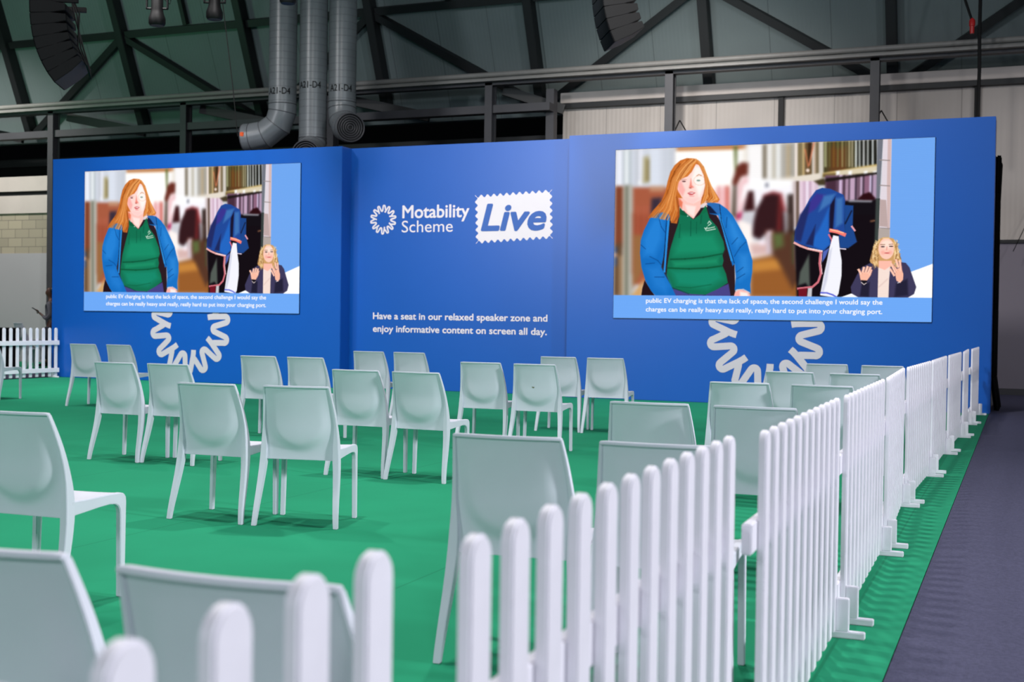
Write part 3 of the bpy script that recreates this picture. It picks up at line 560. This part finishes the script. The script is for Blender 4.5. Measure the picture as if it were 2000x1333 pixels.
for _ in range(70):
    sd_ = rs.choice((-1, 1)); y_ = rs.uniform(1300, 1640); x_ = (3262-rs.uniform(-18, 46)*min(1, (y_-1270)/120)) if sd_ < 0 else (3500+rs.uniform(-18, 40)*min(1, (y_-1270)/120))
    q_ = rs.uniform(8, 16); line(rs.choice([(246, 214, 160), (226, 184, 124), (150, 108, 66), (196, 146, 92), (255, 230, 184)]), [(x_, y_), (x_+q_*rs.choice((-1, 1)), y_+q_*.8), (x_, y_+q_*1.8), (x_-q_*.6, y_+q_*2.4)], 7, 4, .75)
def hand(pts, palm, d):
    poly((246, 184, 160), palm, 4)
    for a, b, w in pts: line((252, 198, 176), [a, b], w, 3)
    for a, b, w in pts: line((206, 130, 110), [(a[0]+d, a[1]), (b[0]+d, b[1])], 5, 2, .8)
hand([((3075, 1720), (3042, 1665), 26), ((3095, 1700), (3110, 1640), 28), ((3130, 1700), (3155, 1630), 28), ((3160, 1710), (3190, 1640), 27), ((3180, 1730), (3200, 1670), 22)], [(3050, 1700), (3180, 1700), (3190, 1740), (3140, 1810), (3070, 1805)], 15)
hand([((3490, 1700), (3440, 1590), 24), ((3510, 1680), (3455, 1610), 26), ((3530, 1640), (3500, 1545), 26), ((3560, 1680), (3545, 1560), 26), ((3480, 1740), (3430, 1660), 26)], [(3480, 1670), (3560, 1640), (3590, 1720), (3585, 1790), (3550, 1830), (3505, 1800)], 15)
poly((20, 18, 28), [(3070, 1795), (3150, 1800), (3140, 1850), (3090, 1860)], 6); line((226, 210, 210), [(3075, 1820), (3110, 1850), (3140, 1830)], 8, 3); line((230, 226, 230), [(3520, 1830), (3550, 1815)], 8, 3)
# caption bar
poly((108, 166, 242), [(-50, 1978), (2000, 1992), (4100, 2012), (4100, 2500), (-50, 2500)], 2)
IMG[1::3] *= .985
gx, gz = np.meshgrid(np.linspace(-2.41, 2.41, PW+1), np.linspace(1.335, -1.335, PH+1))
pv = np.c_[gx.ravel(), np.zeros(gx.size), gz.ravel()]
ii = (np.arange(PH)[:, None]*(PW+1)+np.arange(PW)[None]).ravel()
pf = np.c_[ii, ii+PW+1, ii+PW+2, ii+1]
pm = bpy.data.meshes.new('screen_picture'); pm.from_pydata(pv.tolist(), [], pf.tolist())
at = pm.attributes.new('picture', 'FLOAT_COLOR', 'FACE')
v = np.clip(IMG/255, 0, 1); v = np.where(v <= .04045, v/12.92, ((v+.055)/1.055)**2.4)
at.data.foreach_set('color', np.c_[v.reshape(-1, 3), np.ones(PW*PH)].astype(np.float32).ravel())
ME = bpy.data.materials.new('led_picture'); ME.use_nodes = True; nt = ME.node_tree; nt.nodes.clear()
an = nt.nodes.new('ShaderNodeAttribute'); an.attribute_name = 'picture'
em = nt.nodes.new('ShaderNodeEmission'); em.inputs[1].default_value = 1.08; ou = nt.nodes.new('ShaderNodeOutputMaterial')
nt.links.new(an.outputs['Color'], em.inputs[0]); nt.links.new(em.outputs[0], ou.inputs[0])
pm.materials.append(ME)
M_CAPT = mat('caption_light', (255, 255, 255), .6, emit=1., spec=0)
M_CAPT.node_tree.nodes['Principled BSDF'].inputs['Base Color'].default_value = (0, 0, 0, 1)
frame_me = MB().box(-2.415, 2.415, .001, .02, -1.34, 1.34).mesh('screen_housing', .002)
frame_me.materials.append(M_BLACK)
CAPS = (('public EV charging is that the lack of space, the second challenge I would say the', -.118), ('charges can be really heavy and really, really hard to put into your charging port.', -.0))
cap_me = []
for xc, side in ((-14.302, 'left'), (-3.643, 'right')):
    t = thing('led_screen', '%s-hand large video screen showing a red-haired person in a blue jacket with captions' % side, 'screen', (xc, DY-.021, 2.638), group='video screens on the display walls')
    link('screen_housing', frame_me, None, t); link('screen_picture', pm, None, t)
    if not cap_me:
        for i, (s_, _) in enumerate(CAPS):
            o = text_mesh('caption_lettering', s_, M_CAPT, -1.872, 1.722, (1.549, 1.411)[i]-2.638, .072, -.004, .014, 0, t); cap_me.append(o.data)
    else:
        for me in cap_me: link('caption_lettering', me, None, t)

# black drape at the right end of the display wall
mb = MB(); prof = []
rnd = random.Random(3)
for k in range(46):
    y = 19.42+k*.035; prof.append((-.405+.028*math.sin(k*1.05)+rnd.uniform(-.008, .008), y))
for k in range(len(prof)-1):
    (a, y0), (b, y1) = prof[k], prof[k+1]
    zs = [.02, .5, 1.5, 3.2, 3.75]
    for i in range(4):
        fl = lambda z: .0+.07*max(0, 1-z/.5)+.03*max(0, 1-abs(z-3.6)/.35)
        mb.add([(a+fl(zs[i]), y0, zs[i]), (b+fl(zs[i]), y1, zs[i]), (b+fl(zs[i+1]), y1, zs[i+1]), (a+fl(zs[i+1]), y0, zs[i+1])], [(0, 1, 2, 3)])
me = mb.mesh('black_drape'); o = link('black_drape', me, M_CLOTH); sm = o.modifiers.new('cloth', 'SOLIDIFY'); sm.thickness = .012
tag(o, 'black cloth drape hanging behind the right end of the blue display wall', 'drape')

# ------------------------------------------------------------------ chairs
ZS = [0, .2, .43, .55, .7, .838]
YS = [0., .045, .088, .088, .052, .0]
XO = [.268, .257, .243, .236, .222, .203]
def pf(A, deg):
    c = np.polyfit(ZS, A, deg); return lambda z: float(np.polyval(c, z))
ys_, xo_ = pf(YS, 4), pf(XO, 3)
def sw(z): return float(np.interp(z, [0, .40, .47, .60, .84], [.027, .038, .034, .017, .011]))     # width of the side edge
def sd(z): return float(np.interp(z, [0, .40, .47, .60, .84], [.014, .026, .026, .017, .011]))     # its half depth
ZB = .392
def back_y(u, z):
    q = min(1, max(0, (z-.39)/.2)); bow = .024*(1-u*u)*q*q*(3-2*q)
    A = float(np.interp(z, [.4, .45, .52, .62, .80], [.018, .023, .025, .017, .0]))
    r = math.hypot(u/.9, max(0, .64-z)/.207); e = min(1, max(0, (1-r)/.3)); e = e*e*(3-2*e)
    return ys_(z)-bow-A*e
def side_ring(z, sg, grow=0.):
    x1 = xo_(z)+grow; x0 = x1-sw(z); y = ys_(z); d = sd(z)
    return [(sg*x0, y-d*.9, z), (sg*x1, y-d, z), (sg*x1, y+d, z), (sg*x0, y+d*.9, z)]
def chair_meshes():
    out = {}
    NU, NV = 28, 34; z0, z1 = ZB, .834
    mb = MB()
    G = [[(u*(xo_(z)-.004), back_y(u, z), z) for u in np.linspace(-1, 1, NU+1)] for z in np.linspace(z0, z1, NV+1)]
    n = NU+1; th = .007
    front = [(p[0], p[1]+th/2, p[2]) for r_ in G for p in r_]; back = [(p[0], p[1]-th/2, p[2]) for r_ in G for p in r_]
    fs = []; k = len(front)
    for j in range(NV):
        for i in range(NU):
            a = j*n+i; fs += [(a, a+1, a+n+1, a+n), (k+a, k+a+n, k+a+n+1, k+a+1)]
    for i in range(NU): fs.append((i, k+i, k+i+1, i+1))
    mb.add(front+back, fs)
    for sg in (-1, 1): mb.sweep([side_ring(z, sg) for z in np.linspace(ZB-.02, .832, 24)])
    rings = []
    for t in np.linspace(-1, 1, 21):
        x = t*xo_(.838); y = back_y(t, .836); e = .006 if abs(t) < .99 else .004
        rings.append([(x, y-.012, .828), (x, y+.010, .828), (x, y+.010, .840-(.006-e)), (x, y-.012, .840-(.006-e))])
    mb.sweep(rings)
    out['backrest'] = mb.mesh('backrest', .0022, ang=50, keep=ZB-.02)
    NU, NV = 14, 18
    def seat(u, t):
        y = .098+t*(.452-.098); z = .456+.004*t-.014*math.sin(math.pi*t)*(1-u*u)
        e = max(0, (t-.88)/.12); return (u*.226, y, z-.026*e*e)
    G = [[seat(-1+2*i/NU, j/NV) for i in range(NU+1)] for j in range(NV+1)]; n = NU+1
    top = [p for r_ in G for p in r_]; bot = [(p[0], p[1], p[2]-.012) for p in top]; k = len(top); fs = []
    for j in range(NV):
        for i in range(NU):
            a = j*n+i; fs += [(a, a+1, a+n+1, a+n), (k+a, k+a+n, k+a+n+1, k+a+1)]
    for i in range(NU): fs += [(i, k+i, k+i+1, i+1), (NV*n+i, NV*n+i+1, k+NV*n+i+1, k+NV*n+i)]
    for j in range(NV): fs += [(j*n, (j+1)*n, k+(j+1)*n, k+j*n), (j*n+NU, k+j*n+NU, k+(j+1)*n+NU, (j+1)*n+NU)]
    out['seat'] = MB().add(top+bot, fs).mesh('seat', 0, ang=50)
    mb = MB()
    rail = [(.098, .462), (.20, .46), (.33, .463), (.415, .461), (.437, .455), (.449, .44), (.452, .42), (.451, .37), (.412, .37), (.409, .388), (.398, .405), (.378, .415), (.34, .419), (.28, .416), (.19, .408), (.098, .40)]
    for sg in (-1, 1):
        mb.prism(rail, lambda a, b, t: (sg*t, a, b), .217, .243)
    apron = [(-.22, .444), (.22, .444), (.22, .39), (.19, .408), (.14, .416), (0, .42), (-.14, .416), (-.19, .408), (-.22, .39)]
    mb.prism(apron, lambda a, b, t: (a, t, b), .432, .446)
    out['seat_rail'] = mb.mesh('seat_rail', .003, ang=50, keep=.37)
    for nm, sg in (('leg_left', -1), ('leg_right', 1)):
        out['rear_'+nm] = MB().sweep([side_ring(z, sg) for z in np.linspace(.0, ZB-.02, 12)]).mesh('leg', .0022, keep=ZB-.02)
        rings = []
        for z in np.linspace(.0, .37, 7):
            t = z/.37; x = sg*(.235-.005*t); y = .424+.0075*t; a = .013; b = .0145+.005*t
            rings.append([(x+sx*a, y+sy*b, z) for sx, sy in ((-1, -1), (1, -1), (1, 1), (-1, 1))])
        out['front_'+nm] = MB().sweep(rings).mesh('leg', .003, keep=.37)
    for q in out.values(): q.materials.append(M_CHAIR)
    return out
CM = chair_meshes()
def make_chair(loc, rz, label, group):
    t = thing('stacking_chair', label, 'chair', loc, R(rz), group)
    link('backrest', CM['backrest'], None, t); link('seat', CM['seat'], None, t); link('seat_rail', CM['seat_rail'], None, t)
    for k in ('rear_leg_left', 'rear_leg_right', 'front_leg_left', 'front_leg_right'): link('leg', CM[k], None, t)
    return t
ROWN = {1: 'front row at the stage', 2: 'second row from the stage', 3: 'third row from the stage', 4: 'fourth row from the stage', 5: 'fifth row from the stage', 6: 'rearmost row by the camera'}
BLK = {'R': 'beside the right-hand fence', 'M': 'in the middle block', 'L': 'in the left block', 'F': 'near the left-hand fence'}
CH = [('R', 1, 'l', -1.857, 12.98, 5), ('R', 1, 'r', -1.30, 12.89, -3), ('M', 1, 'l', -4.80, 12.99, 3), ('M', 1, 'r', -4.255, 13.01, 6),
      ('L', 1, 'l', -7.30, 13.15, 0), ('L', 1, 'r', -6.752, 13.15, 0), ('F', 1, 'l', -11.61, 13.1, 3), ('F', 1, 'r', -11.06, 13.15, -3),
      ('R', 2, 'l', -1.837, 10.66, -2), ('R', 2, 'r', -1.293, 10.63, -1), ('M', 2, 'l', -4.758, 10.75, 2), ('M', 2, 'r', -4.187, 10.70, 3),
      ('L', 2, 'l', -7.235, 10.72, 2), ('L', 2, 'r', -6.68, 10.73, 2),
      ('R', 3, 'l', -1.808, 8.51, 3), ('R', 3, 'r', -1.242, 8.47, -3), ('M', 3, 'l', -4.822, 8.48, 1), ('M', 3, 'r', -4.28, 8.45, -2),
      ('L', 3, 'l', -7.12, 8.41, 0), ('L', 3, 'r', -6.585, 8.44, 1),
      ('R', 4, 'l', -1.753, 6.085, 3), ('R', 4, 'r', -1.214, 6.08, 1), ('M', 4, 'l', -4.56, 6.21, 2), ('M', 4, 'r', -3.97, 6.28, 12),
      ('R', 5, 'l', -1.69, 4.06, 4), ('R', 5, 'r', -1.135, 4.06, 4), ('M', 5, 'r', -3.90, 3.97, 2),
      ('R', 6, 'l', -1.715, 1.66, 3), ('R', 6, 'r', -1.165, 1.645, 3), ('F', 1, 's', -13.62, 13.4, 0)]
proto = None
for b, r_, sd, x, y, a in CH:
    if sd == 's': lb = 'white plastic chair cut off by the left picture edge, near the left-hand fence'
    elif (b, r_) == ('M', 5): lb = 'white plastic chair cut off by the left picture edge, fifth row, middle block'
    else: lb = 'white plastic chair %s, %s, %s of its pair' % (BLK[b], ROWN[r_], {'l': 'left', 'r': 'right'}[sd])
    g = 'white chairs in rows on the green carpet'
    if proto is None: proto = make_chair((x, y, .007), a, lb, g); last = proto
    else: last = dup(proto, (x, y, .007), R(a), lb, g)
    if (b, r_, sd) == ('M', 2, 'r'):
        st = MB().add([(.012*math.cos(k*.7)*(1+.4*math.sin(k*2)), 0, .009*math.sin(k*.7)) for k in range(9)], [tuple(range(9))])
        o = link('stain', st.mesh('stain', smooth=False), M_STAIN, last, (-.02, back_y(-.09, .62)-.0042, .62)); o['label'] = 'small brown stain on the back'

# ------------------------------------------------------------------ picket fences
ZF = .965
def picket_mesh():
    w, t = .071, .022; pts = [(-w/2, .03), (w/2, .03)]
    for k in range(9):
        a = math.pi*k/8; pts.append((w/2*math.cos(a), ZF-w/2+w/2*math.sin(a)))
    return MB().prism(pts, lambda a, b, y: (a, y, b), -t/2, t/2).mesh('picket', .004)
PK = picket_mesh(); PK.materials.append(M_FENCE)
NP, PITCH_ = 12, .149
LEN = PITCH_*(NP-1)
RAILS = []
for z0, z1 in ((.635, .72), (.105, .19)):
    me = MB().box(-LEN/2-.115, LEN/2+.115, .011, .039, z0, z1).mesh('rail', .004); me.materials.append(M_FENCE); RAILS.append(me)
FT = MB().box(-.018, .018, -.125, .12, .007, .034).box(-.017, .017, -.062, -.0115, .0335, .165).mesh('foot', .003); FT.materials.append(M_FENCE)
def fence(a, b, label, group, first=[None], scale=1.):
    a = Vector((*a, 0)); b = Vector((*b, 0)); c = (a+b)/2; d = b-a; rz = math.atan2(d.y, d.x)
    if first[0] is None:
        t = thing('picket_fence', label, 'fence', c, rz, group)
        for k in range(NP): link('picket', PK, None, t, (-LEN/2+k*PITCH_, 0, 0))
        for me in RAILS: link('rail', me, None, t)
        for s_ in (-1, 1): link('foot', FT, None, t, (s_*(LEN/2+.01), 0, 0))
        first[0] = t
    else: t = dup(first[0], c, rz, label, group)
    return t
ORD = ['nearest the camera', 'second from the camera', 'third from the camera', 'fourth from the camera', 'fifth from the camera', 'fifth from the stage', 'fourth from the stage', 'third from the stage', 'second from the stage', 'touching the blue wall']
FP = [((-.735, -.378), (-.754, 1.382)), ((-.69, 1.555), (-.702, 3.185)), ((-.652, 3.41), (-.682, 5.06)), ((-.676, 5.32), (-.699, 6.96)), ((-.697, 7.24), (-.757, 8.88)),
      ((-.742, 9.13), (-.709, 10.75)), ((-.704, 11.06), (-.69, 12.7)), ((-.676, 13.05), (-.645, 14.7)), ((-.621, 15.0), (-.641, 16.65)), ((-.603, 16.93), (-.58, 18.58))]
for (a, b), od in zip(FP, ORD):
    fence(a, b, 'white picket fence panel along the right aisle, %s' % od, 'white picket fence panels along the aisle')
near = [o for o in bpy.data.objects if o.name == 'picket_fence'][0]
for ch in near.children:
    if ch.name.startswith('picket'): ch.location.x *= 1.07      # the nearest panel has its pickets set a little wider
E0 = Vector((-17.30, 18.72)); dE = Vector((-math.cos(R(88)), -math.sin(R(88))))
p1 = E0; p0 = E0+dE*LEN
fence(p1, p0, 'white picket fence panel at the far left, meeting the blue wall', 'white picket fence at the left edge')

# ------------------------------------------------------------------ air ducts
def ring_pts(c, n, r, k=28):
    n = Vector(n).normalized(); x = n.orthogonal().normalized(); y = n.cross(x)
    return [Vector(c)+(x*math.cos(2*math.pi*i/k)+y*math.sin(2*math.pi*i/k))*r for i in range(k)]
def duct(label, x, y, zb, path, tz, r=.262):
    t = thing('air_duct', label, 'duct', (x, y, zb), 0, 'grey ventilation ducts')
    link('pipe', MB().tube([(0, 0, 0), (0, 0, 10.5-zb)], r, 40).mesh('pipe'), M_DUCT, t)
    sm = MB()
    for z in np.arange(.05, 10.3-zb, .13): sm.tube(ring_pts((0, 0, z), (0, 0, 1), r-.0005, 40), .0022, 5, close=True)
    link('seam', sm.mesh('seam'), M_STEEL, t)
    pts = [Vector(p) for p in path]; mb = MB()
    rings = []
    for i, p in enumerate(pts):
        d = ((pts[i+1]-p).normalized() if i == 0 else (p-pts[i-1]).normalized() if i == len(pts)-1 else ((p-pts[i-1]).normalized()+(pts[i+1]-p).normalized()).normalized())
        xx = Vector((.37, .93, .02)); xx = (xx-d*xx.dot(d)).normalized(); yy = d.cross(xx)
        rings.append([p+(xx*math.cos(2*math.pi*k/40)+yy*math.sin(2*math.pi*k/40))*r*1.01 for k in range(40)])
    link('elbow', mb.sweep(rings, cap=False).mesh('elbow', ang=20), M_DUCT, t)
    bd = MB()
    for i, p in enumerate(pts[:-1]):
        d = ((pts[i+1]-p).normalized() if i == 0 else ((p-pts[i-1]).normalized()+(pts[i+1]-p).normalized()).normalized())
        bd.tube(ring_pts(p, d, r*1.012), .008, 6, close=True)
    link('band', bd.mesh('band'), M_STEEL, t)
    d = (pts[-1]-pts[-2]).normalized(); e = pts[-1]
    g = link('grille', MB().add(ring_pts(e-d*.05, d, r*.99), [tuple(range(28))]).mesh('grille'), M_BLACK, t)
    gr = MB()
    for q in (.99, .82, .66, .5, .34, .18): gr.tube(ring_pts(e-d*(.0 if q > .9 else .02), d, r*q), .009 if q < .9 else .012, 6, close=True)
    link('grille_ring', gr.mesh('grille_ring'), M_STEEL, t)
    # stencilled number wrapped on the pipe, centred on the side seen from the seats
    o = text_mesh('duct_number', 'A21-D4', M_BLACK, -.225, .225, 0, .125, 0, .01, 0, t)
    a0 = math.atan2(-y, -x)
    for v in o.data.vertices:
        a = a0+tz[1]+v.co.x/r; z = v.co.z
        v.co = ((r+.004)*math.cos(a), (r+.004)*math.sin(a), z+tz[0]-zb)
    return t
k = 23.5/22.5
def sc(p): return (p[0]*k, p[1]*k, 1.26+(p[2]-1.26)*k)
p = sc((-12.53, 19.26, 5.1))
d1 = duct('leftmost of three grey air ducts, its elbow turned to the left', p[0], p[1], p[2], [(0, 0, 0), (0, 0, -.14), (-.09, -.01, -.38), (-.34, -.06, -.56), (-.60, -.12, -.61), (-.74, -.15, -.62)], (5.43, -.3))
p = sc((-12.01, 19.46, 4.49))
link('tag', MB().box(-.68, -.6, -.41, -.34, -.63, -.55).mesh('tag', .008), M_ORANGE, d1)['label'] = 'orange tag'
duct('middle of three grey air ducts, its outlet dipping behind the blue wall', p[0], p[1], p[2], [(0, 0, 0), (0, 0, -.06), (.03, -.1, -.2), (.1, -.3, -.32), (.17, -.5, -.37)], (5.55, -.3))
p = sc((-11.525, 19.665, 5.15))
duct('rightmost of three grey air ducts, its round grille facing the seats', p[0], p[1], p[2], [(0, 0, 0), (0, 0, -.13), (.06, -.06, -.36), (.2, -.2, -.5), (.36, -.36, -.55), (.46, -.47, -.56)], (5.5, -.12))

# ------------------------------------------------------------------ hanging loudspeakers and stage lights
def cab_mesh():
    mb = MB(); d, w = .46, .64
    mb.prism([(0, .08), (-d*.55, .076), (-d, .045), (-d, -.045), (-d*.55, -.076), (0, -.08)], lambda a, b, y: (a, y, b), -w/2, w/2)
    return mb.mesh('cabinet', .006)
CAB = cab_mesh(); CAB.materials.append(M_BLACK)
GRL = MB().box(.001, .012, -.31, .31, -.077, .077).mesh('speaker_grille', .002); GRL.materials.append(M_CLOTH)
def array(label, loc, n, a0, a1, zrot, cabled=True):
    t = thing('line_array_speaker', label, 'loudspeaker', loc, zrot, 'hanging line array speakers')
    x, z = 0., 0.
    for i in range(n):
        a = R(a0+(a1-a0)*(i/(n-1))**1.3)
        c = Vector((x-math.sin(a)*.082, 0, z-math.cos(a)*.082))
        o = link('cabinet', CAB, None, t, c, (0, a, 0)); link('speaker_grille', GRL, None, o)
        x -= math.sin(a)*.166; z -= math.cos(a)*.166
    link('fly_frame', MB().box(-.62, .02, -.3, -.24, .0, .07).box(-.62, .02, .24, .3, .0, .07).box(-.3, -.2, -.3, .3, .01, .09).mesh('fly_frame', .004), M_BLACK, t)
    link('hanging_chain', MB().tube([(-.25, 0, .08), (-.25, 0, 4)], .012, 6).mesh('hanging_chain'), M_BLACK, t)
    cb = MB()
    for i in range(3): cb.tube([(-.42, -.1+.1*i, .3), (-.5-.05*i, -.1+.1*i, -.1), (-.62+.02*i, -.12+.1*i, -.55), (-.7, -.1+.1*i, -.8), (-.72, -.1, -.95)], .012, 6)
    if cabled: link('speaker_cable', cb.mesh('speaker_cable'), M_BLACK, t)
    return t
FA = math.atan2(-.38, -.92)+R(8)
array('black line array loudspeaker hanging at the upper left', (-12.60, 13.24, 5.46), 7, 2, 36, FA)
array('black line array loudspeaker hanging at the top, right of centre', (-5.50, 16.17, 5.98), 6, 2, 24, FA, False)
def parcan(label, loc, rod=2.6):
    t = thing('stage_light', label, 'stage light', loc, .4, 'black stage lights hanging from the roof')
    link('lamp_body', MB().lathe([(.001, .30), (.07, .30), (.085, .26), (.085, .1), (.095, .05), (.12, -.02), (.12, -.1), (.10, -.13), (.001, -.12)], 20).mesh('lamp_body'), M_BLACK, t)
    link('yoke', MB().bar((-.15, 0, .12), (-.15, 0, .48), .02, .05, (0, 1, 0)).bar((.15, 0, .12), (.15, 0, .48), .02, .05, (0, 1, 0)).bar((-.16, 0, .48), (.16, 0, .48), .05, .02).tube([(-.16, 0, .12), (.16, 0, .12)], .018, 8).mesh('yoke', .003), M_BLACK, t)
    link('hanging_rod', MB().tube([(0, 0, .48), (0, 0, .48+rod)], .016, 8).mesh('hanging_rod'), M_BLACK, t)
    link('lamp_cable', MB().tube([(.05, .02, .3), (.17, .05, .2), (.2, .06, .36), (.12, .03, .62), (.03, 0, 1.2)], .008, 6).mesh('lamp_cable'), M_BLACK, t)
    return t
parcan('left one of two black stage lights hanging beside the loudspeaker', (-11.73, 14.72, 5.58))
parcan('right one of two black stage lights hanging beside the loudspeaker', (-10.96, 15.04, 5.68))
parcan('black stage light just showing in front of the air ducts', (-9.98, 15.45, 5.93))
# dropped power cable
t = thing('power_cable', 'dark power cable with red plug hanging down at the upper right', 'cable', (-.79, 22.46, 4.8))
link('cable', MB().tube([(0, 0, 0), (.01, .01, .8), (0, 0, 1.4), (.01, .04, 3.6)], .03, 8).mesh('cable'), M_BLACK, t)
link('cable', MB().tube([(-.3, 0, 2.3), (-.24, 0, 2.0), (-.16, 0, 1.75), (-.13, 0, 1.66)], .022, 8).mesh('cable'), M_BLACK, t)
link('plug', MB().lathe([(.001, 0), (.035, 0), (.04, .12), (.05, .13), (.05, .22), (.02, .26), (.001, .26)], 14, (-.12, 0, 1.42)).mesh('plug'), M_RED, t)['label'] = 'red plug'
tag(link('slack_wire', MB().tube([(-13.2, 17.0, 9), (-12.6, 17.4, 7), (-12.45, 17.6, 5.2), (-12.4, 17.7, 4.3)], .008, 6).mesh('slack_wire'), M_BLACK), 'thin dark wire hanging from the roof beside the left loudspeaker', 'wire')
tag(link('guy_wire', MB().tube([(-.2, 23.9, 2.6), (.35, 24.1, 3.9)], .008, 6).mesh('guy_wire'), M_BLACK), 'thin slanting wire against the wall at the right edge', 'wire')

# ------------------------------------------------------------------ beyond the left fence: stacked chairs, draped table, person with phone
for (sx, sy, rz), nm in (((-20.95, 21.65, -20), 'right'), ((-21.75, 21.3, -14), 'left')):
    for i in range(3):
        dup(proto, (sx-.02*i, sy-.03*i, .007+.085*i), R(rz), 'white chair in the %s stack beyond the left-hand fence, %s' % (nm, ('lowest', 'middle', 'topmost')[i]), 'stacked white chairs beyond the fence')
t = thing('draped_table', 'black draped table beyond the left-hand fence beside the stacked chairs', 'table', (-20.75, 20.75, .007))
link('tabletop', MB().box(-.36, .36, -.3, .3, .86, .9).mesh('tabletop', .006), M_BLACK, t)
mb = MB(); n = 44; ring = []
for k in range(n):
    a = 2*math.pi*k/n; ca, sa = math.cos(a), math.sin(a)
    q = 1/max(abs(ca)/.37, abs(sa)/.31); w = 1+.03*math.sin(k*2.1)
    ring.append((q*ca, q*sa, w))
mb.sweep([[(x*(1+(w-1)*s_), y*(1+(w-1)*s_), z) for x, y, w in ring] for z, s_ in ((.905, 0), (.6, 1), (.3, 1.6), (.02, 2.4))])
link('tablecloth', mb.mesh('tablecloth'), M_CLOTH, t)

def skin(name, verts, edges, m, parent, sub=2, root=0):
    me = bpy.data.meshes.new(name); me.from_pydata([v[:3] for v in verts], edges, [])
    me.materials.append(m)
    o = link(name, me, None, parent)
    sk = o.modifiers.new('skin', 'SKIN'); sk.use_smooth_shade = True
    for d, v in zip(me.skin_vertices[0].data, verts):
        d.radius = (v[3], v[4] if len(v) > 4 else v[3])
    me.skin_vertices[0].data[root].use_root = True
    o.modifiers.new('sub', 'SUBSURF').levels = sub; o.modifiers['sub'].render_levels = sub
    return o
# faces local -X; about 1.86 m in shoes
pp = thing('person', 'person in a grey jacket looking at a phone, half hidden by the blue wall', 'person', (-20.90, 22.56, .007), R(22))
V = [(0, 0, .98, .08, .11), (0, 0, 1.12, .07, .10), (-.01, 0, 1.30, .08, .12), (.0, 0, 1.46, .07, .12), (-.03, 0, 1.56, .05), (-.05, 0, 1.63, .055), (-.065, 0, 1.70, .085, .075), (-.05, 0, 1.78, .09, .078), (-.04, 0, 1.83, .06, .05),
     (.0, -.17, 1.46, .05), (.06, -.23, 1.20, .043), (-.06, -.2, 1.10, .036), (-.20, -.12, 1.20, .026), (-.27, -.1, 1.25, .028, .02),
     (.0, .17, 1.46, .05), (.05, .22, 1.18, .043), (-.04, .18, 1.08, .036), (-.16, .08, 1.14, .026), (-.22, .05, 1.17, .026, .02),
     (-.02, -.09, .92, .085), (-.1, -.09, .52, .06), (-.06, -.09, .12, .042), (-.2, -.09, .045, .035),
     (.03, .09, .92, .085), (.06, .09, .52, .06), (.24, .09, .17, .042), (.16, .09, .055, .035), (-.16, 0, 1.70, .02, .016)]
Ed = [(0, 1), (1, 2), (2, 3), (3, 4), (4, 5), (5, 6), (6, 7), (7, 8), (3, 9), (9, 10), (10, 11), (11, 12), (12, 13), (3, 14), (14, 15), (15, 16), (16, 17), (17, 18), (0, 19), (19, 20), (20, 21), (21, 22), (0, 23), (23, 24), (24, 25), (25, 26), (6, 27)]
body = skin('body', V, Ed, M_SKIN, pp)
for i, (dx, dy, dz) in enumerate(((-.09, .015, .03), (-.085, .035, .01), (-.08, .04, -.015), (-.07, .04, -.035))):
    skin('finger', [(-.27, -.1, 1.25, .011), (-.27+dx*.6, -.1+dy, 1.25+dz+.015, .010), (-.27+dx, -.1+dy*1.5, 1.265+dz, .008)], [(0, 1), (1, 2)], M_SKIN, body, 1)
skin('thumb', [(-.26, -.11, 1.26, .012), (-.29, -.13, 1.30, .011), (-.33, -.125, 1.32, .009)], [(0, 1), (1, 2)], M_SKIN, body, 1)
skin('jacket', [(0.01, 0, .84, .16, .18), (0, 0, 1.12, .125, .15), (-.01, 0, 1.30, .13, .17), (.0, 0, 1.45, .10, .15), (.0, 0, 1.52, .06, .08),
                (.0, -.18, 1.46, .066), (.06, -.235, 1.20, .058), (-.06, -.2, 1.10, .05), (-.16, -.14, 1.17, .04),
                (.0, .18, 1.46, .066), (.05, .225, 1.18, .058), (-.04, .18, 1.08, .05), (-.12, .11, 1.11, .04)],
     [(0, 1), (1, 2), (2, 3), (3, 4), (3, 5), (5, 6), (6, 7), (7, 8), (3, 9), (9, 10), (10, 11), (11, 12)], M_GREYJ, pp)
skin('trousers', [(0, 0, 1.0, .14, .165), (-.02, -.09, .86, .105), (-.1, -.09, .52, .078), (-.065, -.09, .14, .06), (.03, .09, .86, .105), (.06, .09, .52, .078), (.23, .09, .2, .06)],
     [(0, 1), (1, 2), (2, 3), (0, 4), (4, 5), (5, 6)], M_TROUS, pp)
skin('hair', [(-.03, 0, 1.82, .085, .08), (.02, 0, 1.76, .085, .082), (.06, 0, 1.70, .06), (.10, 0, 1.72, .05)], [(0, 1), (1, 2), (2, 3)], M_HAIR, pp)
for (x, y, z, a) in ((-.15, -.09, .0, 0), (.19, .09, .09, .5)):
    link('shoe', MB().prism([(-.14, 0), (.12, 0), (.12, .09), (.05, .11), (-.06, .07), (-.14, .04)], lambda p_, q_, y_: (p_, y_, q_), -.045, .045).mesh('shoe', .012), M_BLACK, pp, (x, y, z), (0, a, 0))
pw = pp.matrix_basis
ph = link('phone', MB().box(-.04, .04, -.005, .005, -.08, .08).mesh('phone', .004), M_BLACK)
R22 = Matrix.Rotation(R(22), 4, 'Z')
ph.matrix_world = Matrix.Translation(Vector((-20.90, 22.56, .007))+(R22@Vector((-.36, -.10, 1.318)))) @ R22 @ Matrix.Rotation(R(-58), 4, 'Y')@Matrix.Rotation(R(90), 4, 'Z')
tag(ph, 'dark phone held up by the person in the grey jacket', 'phone')
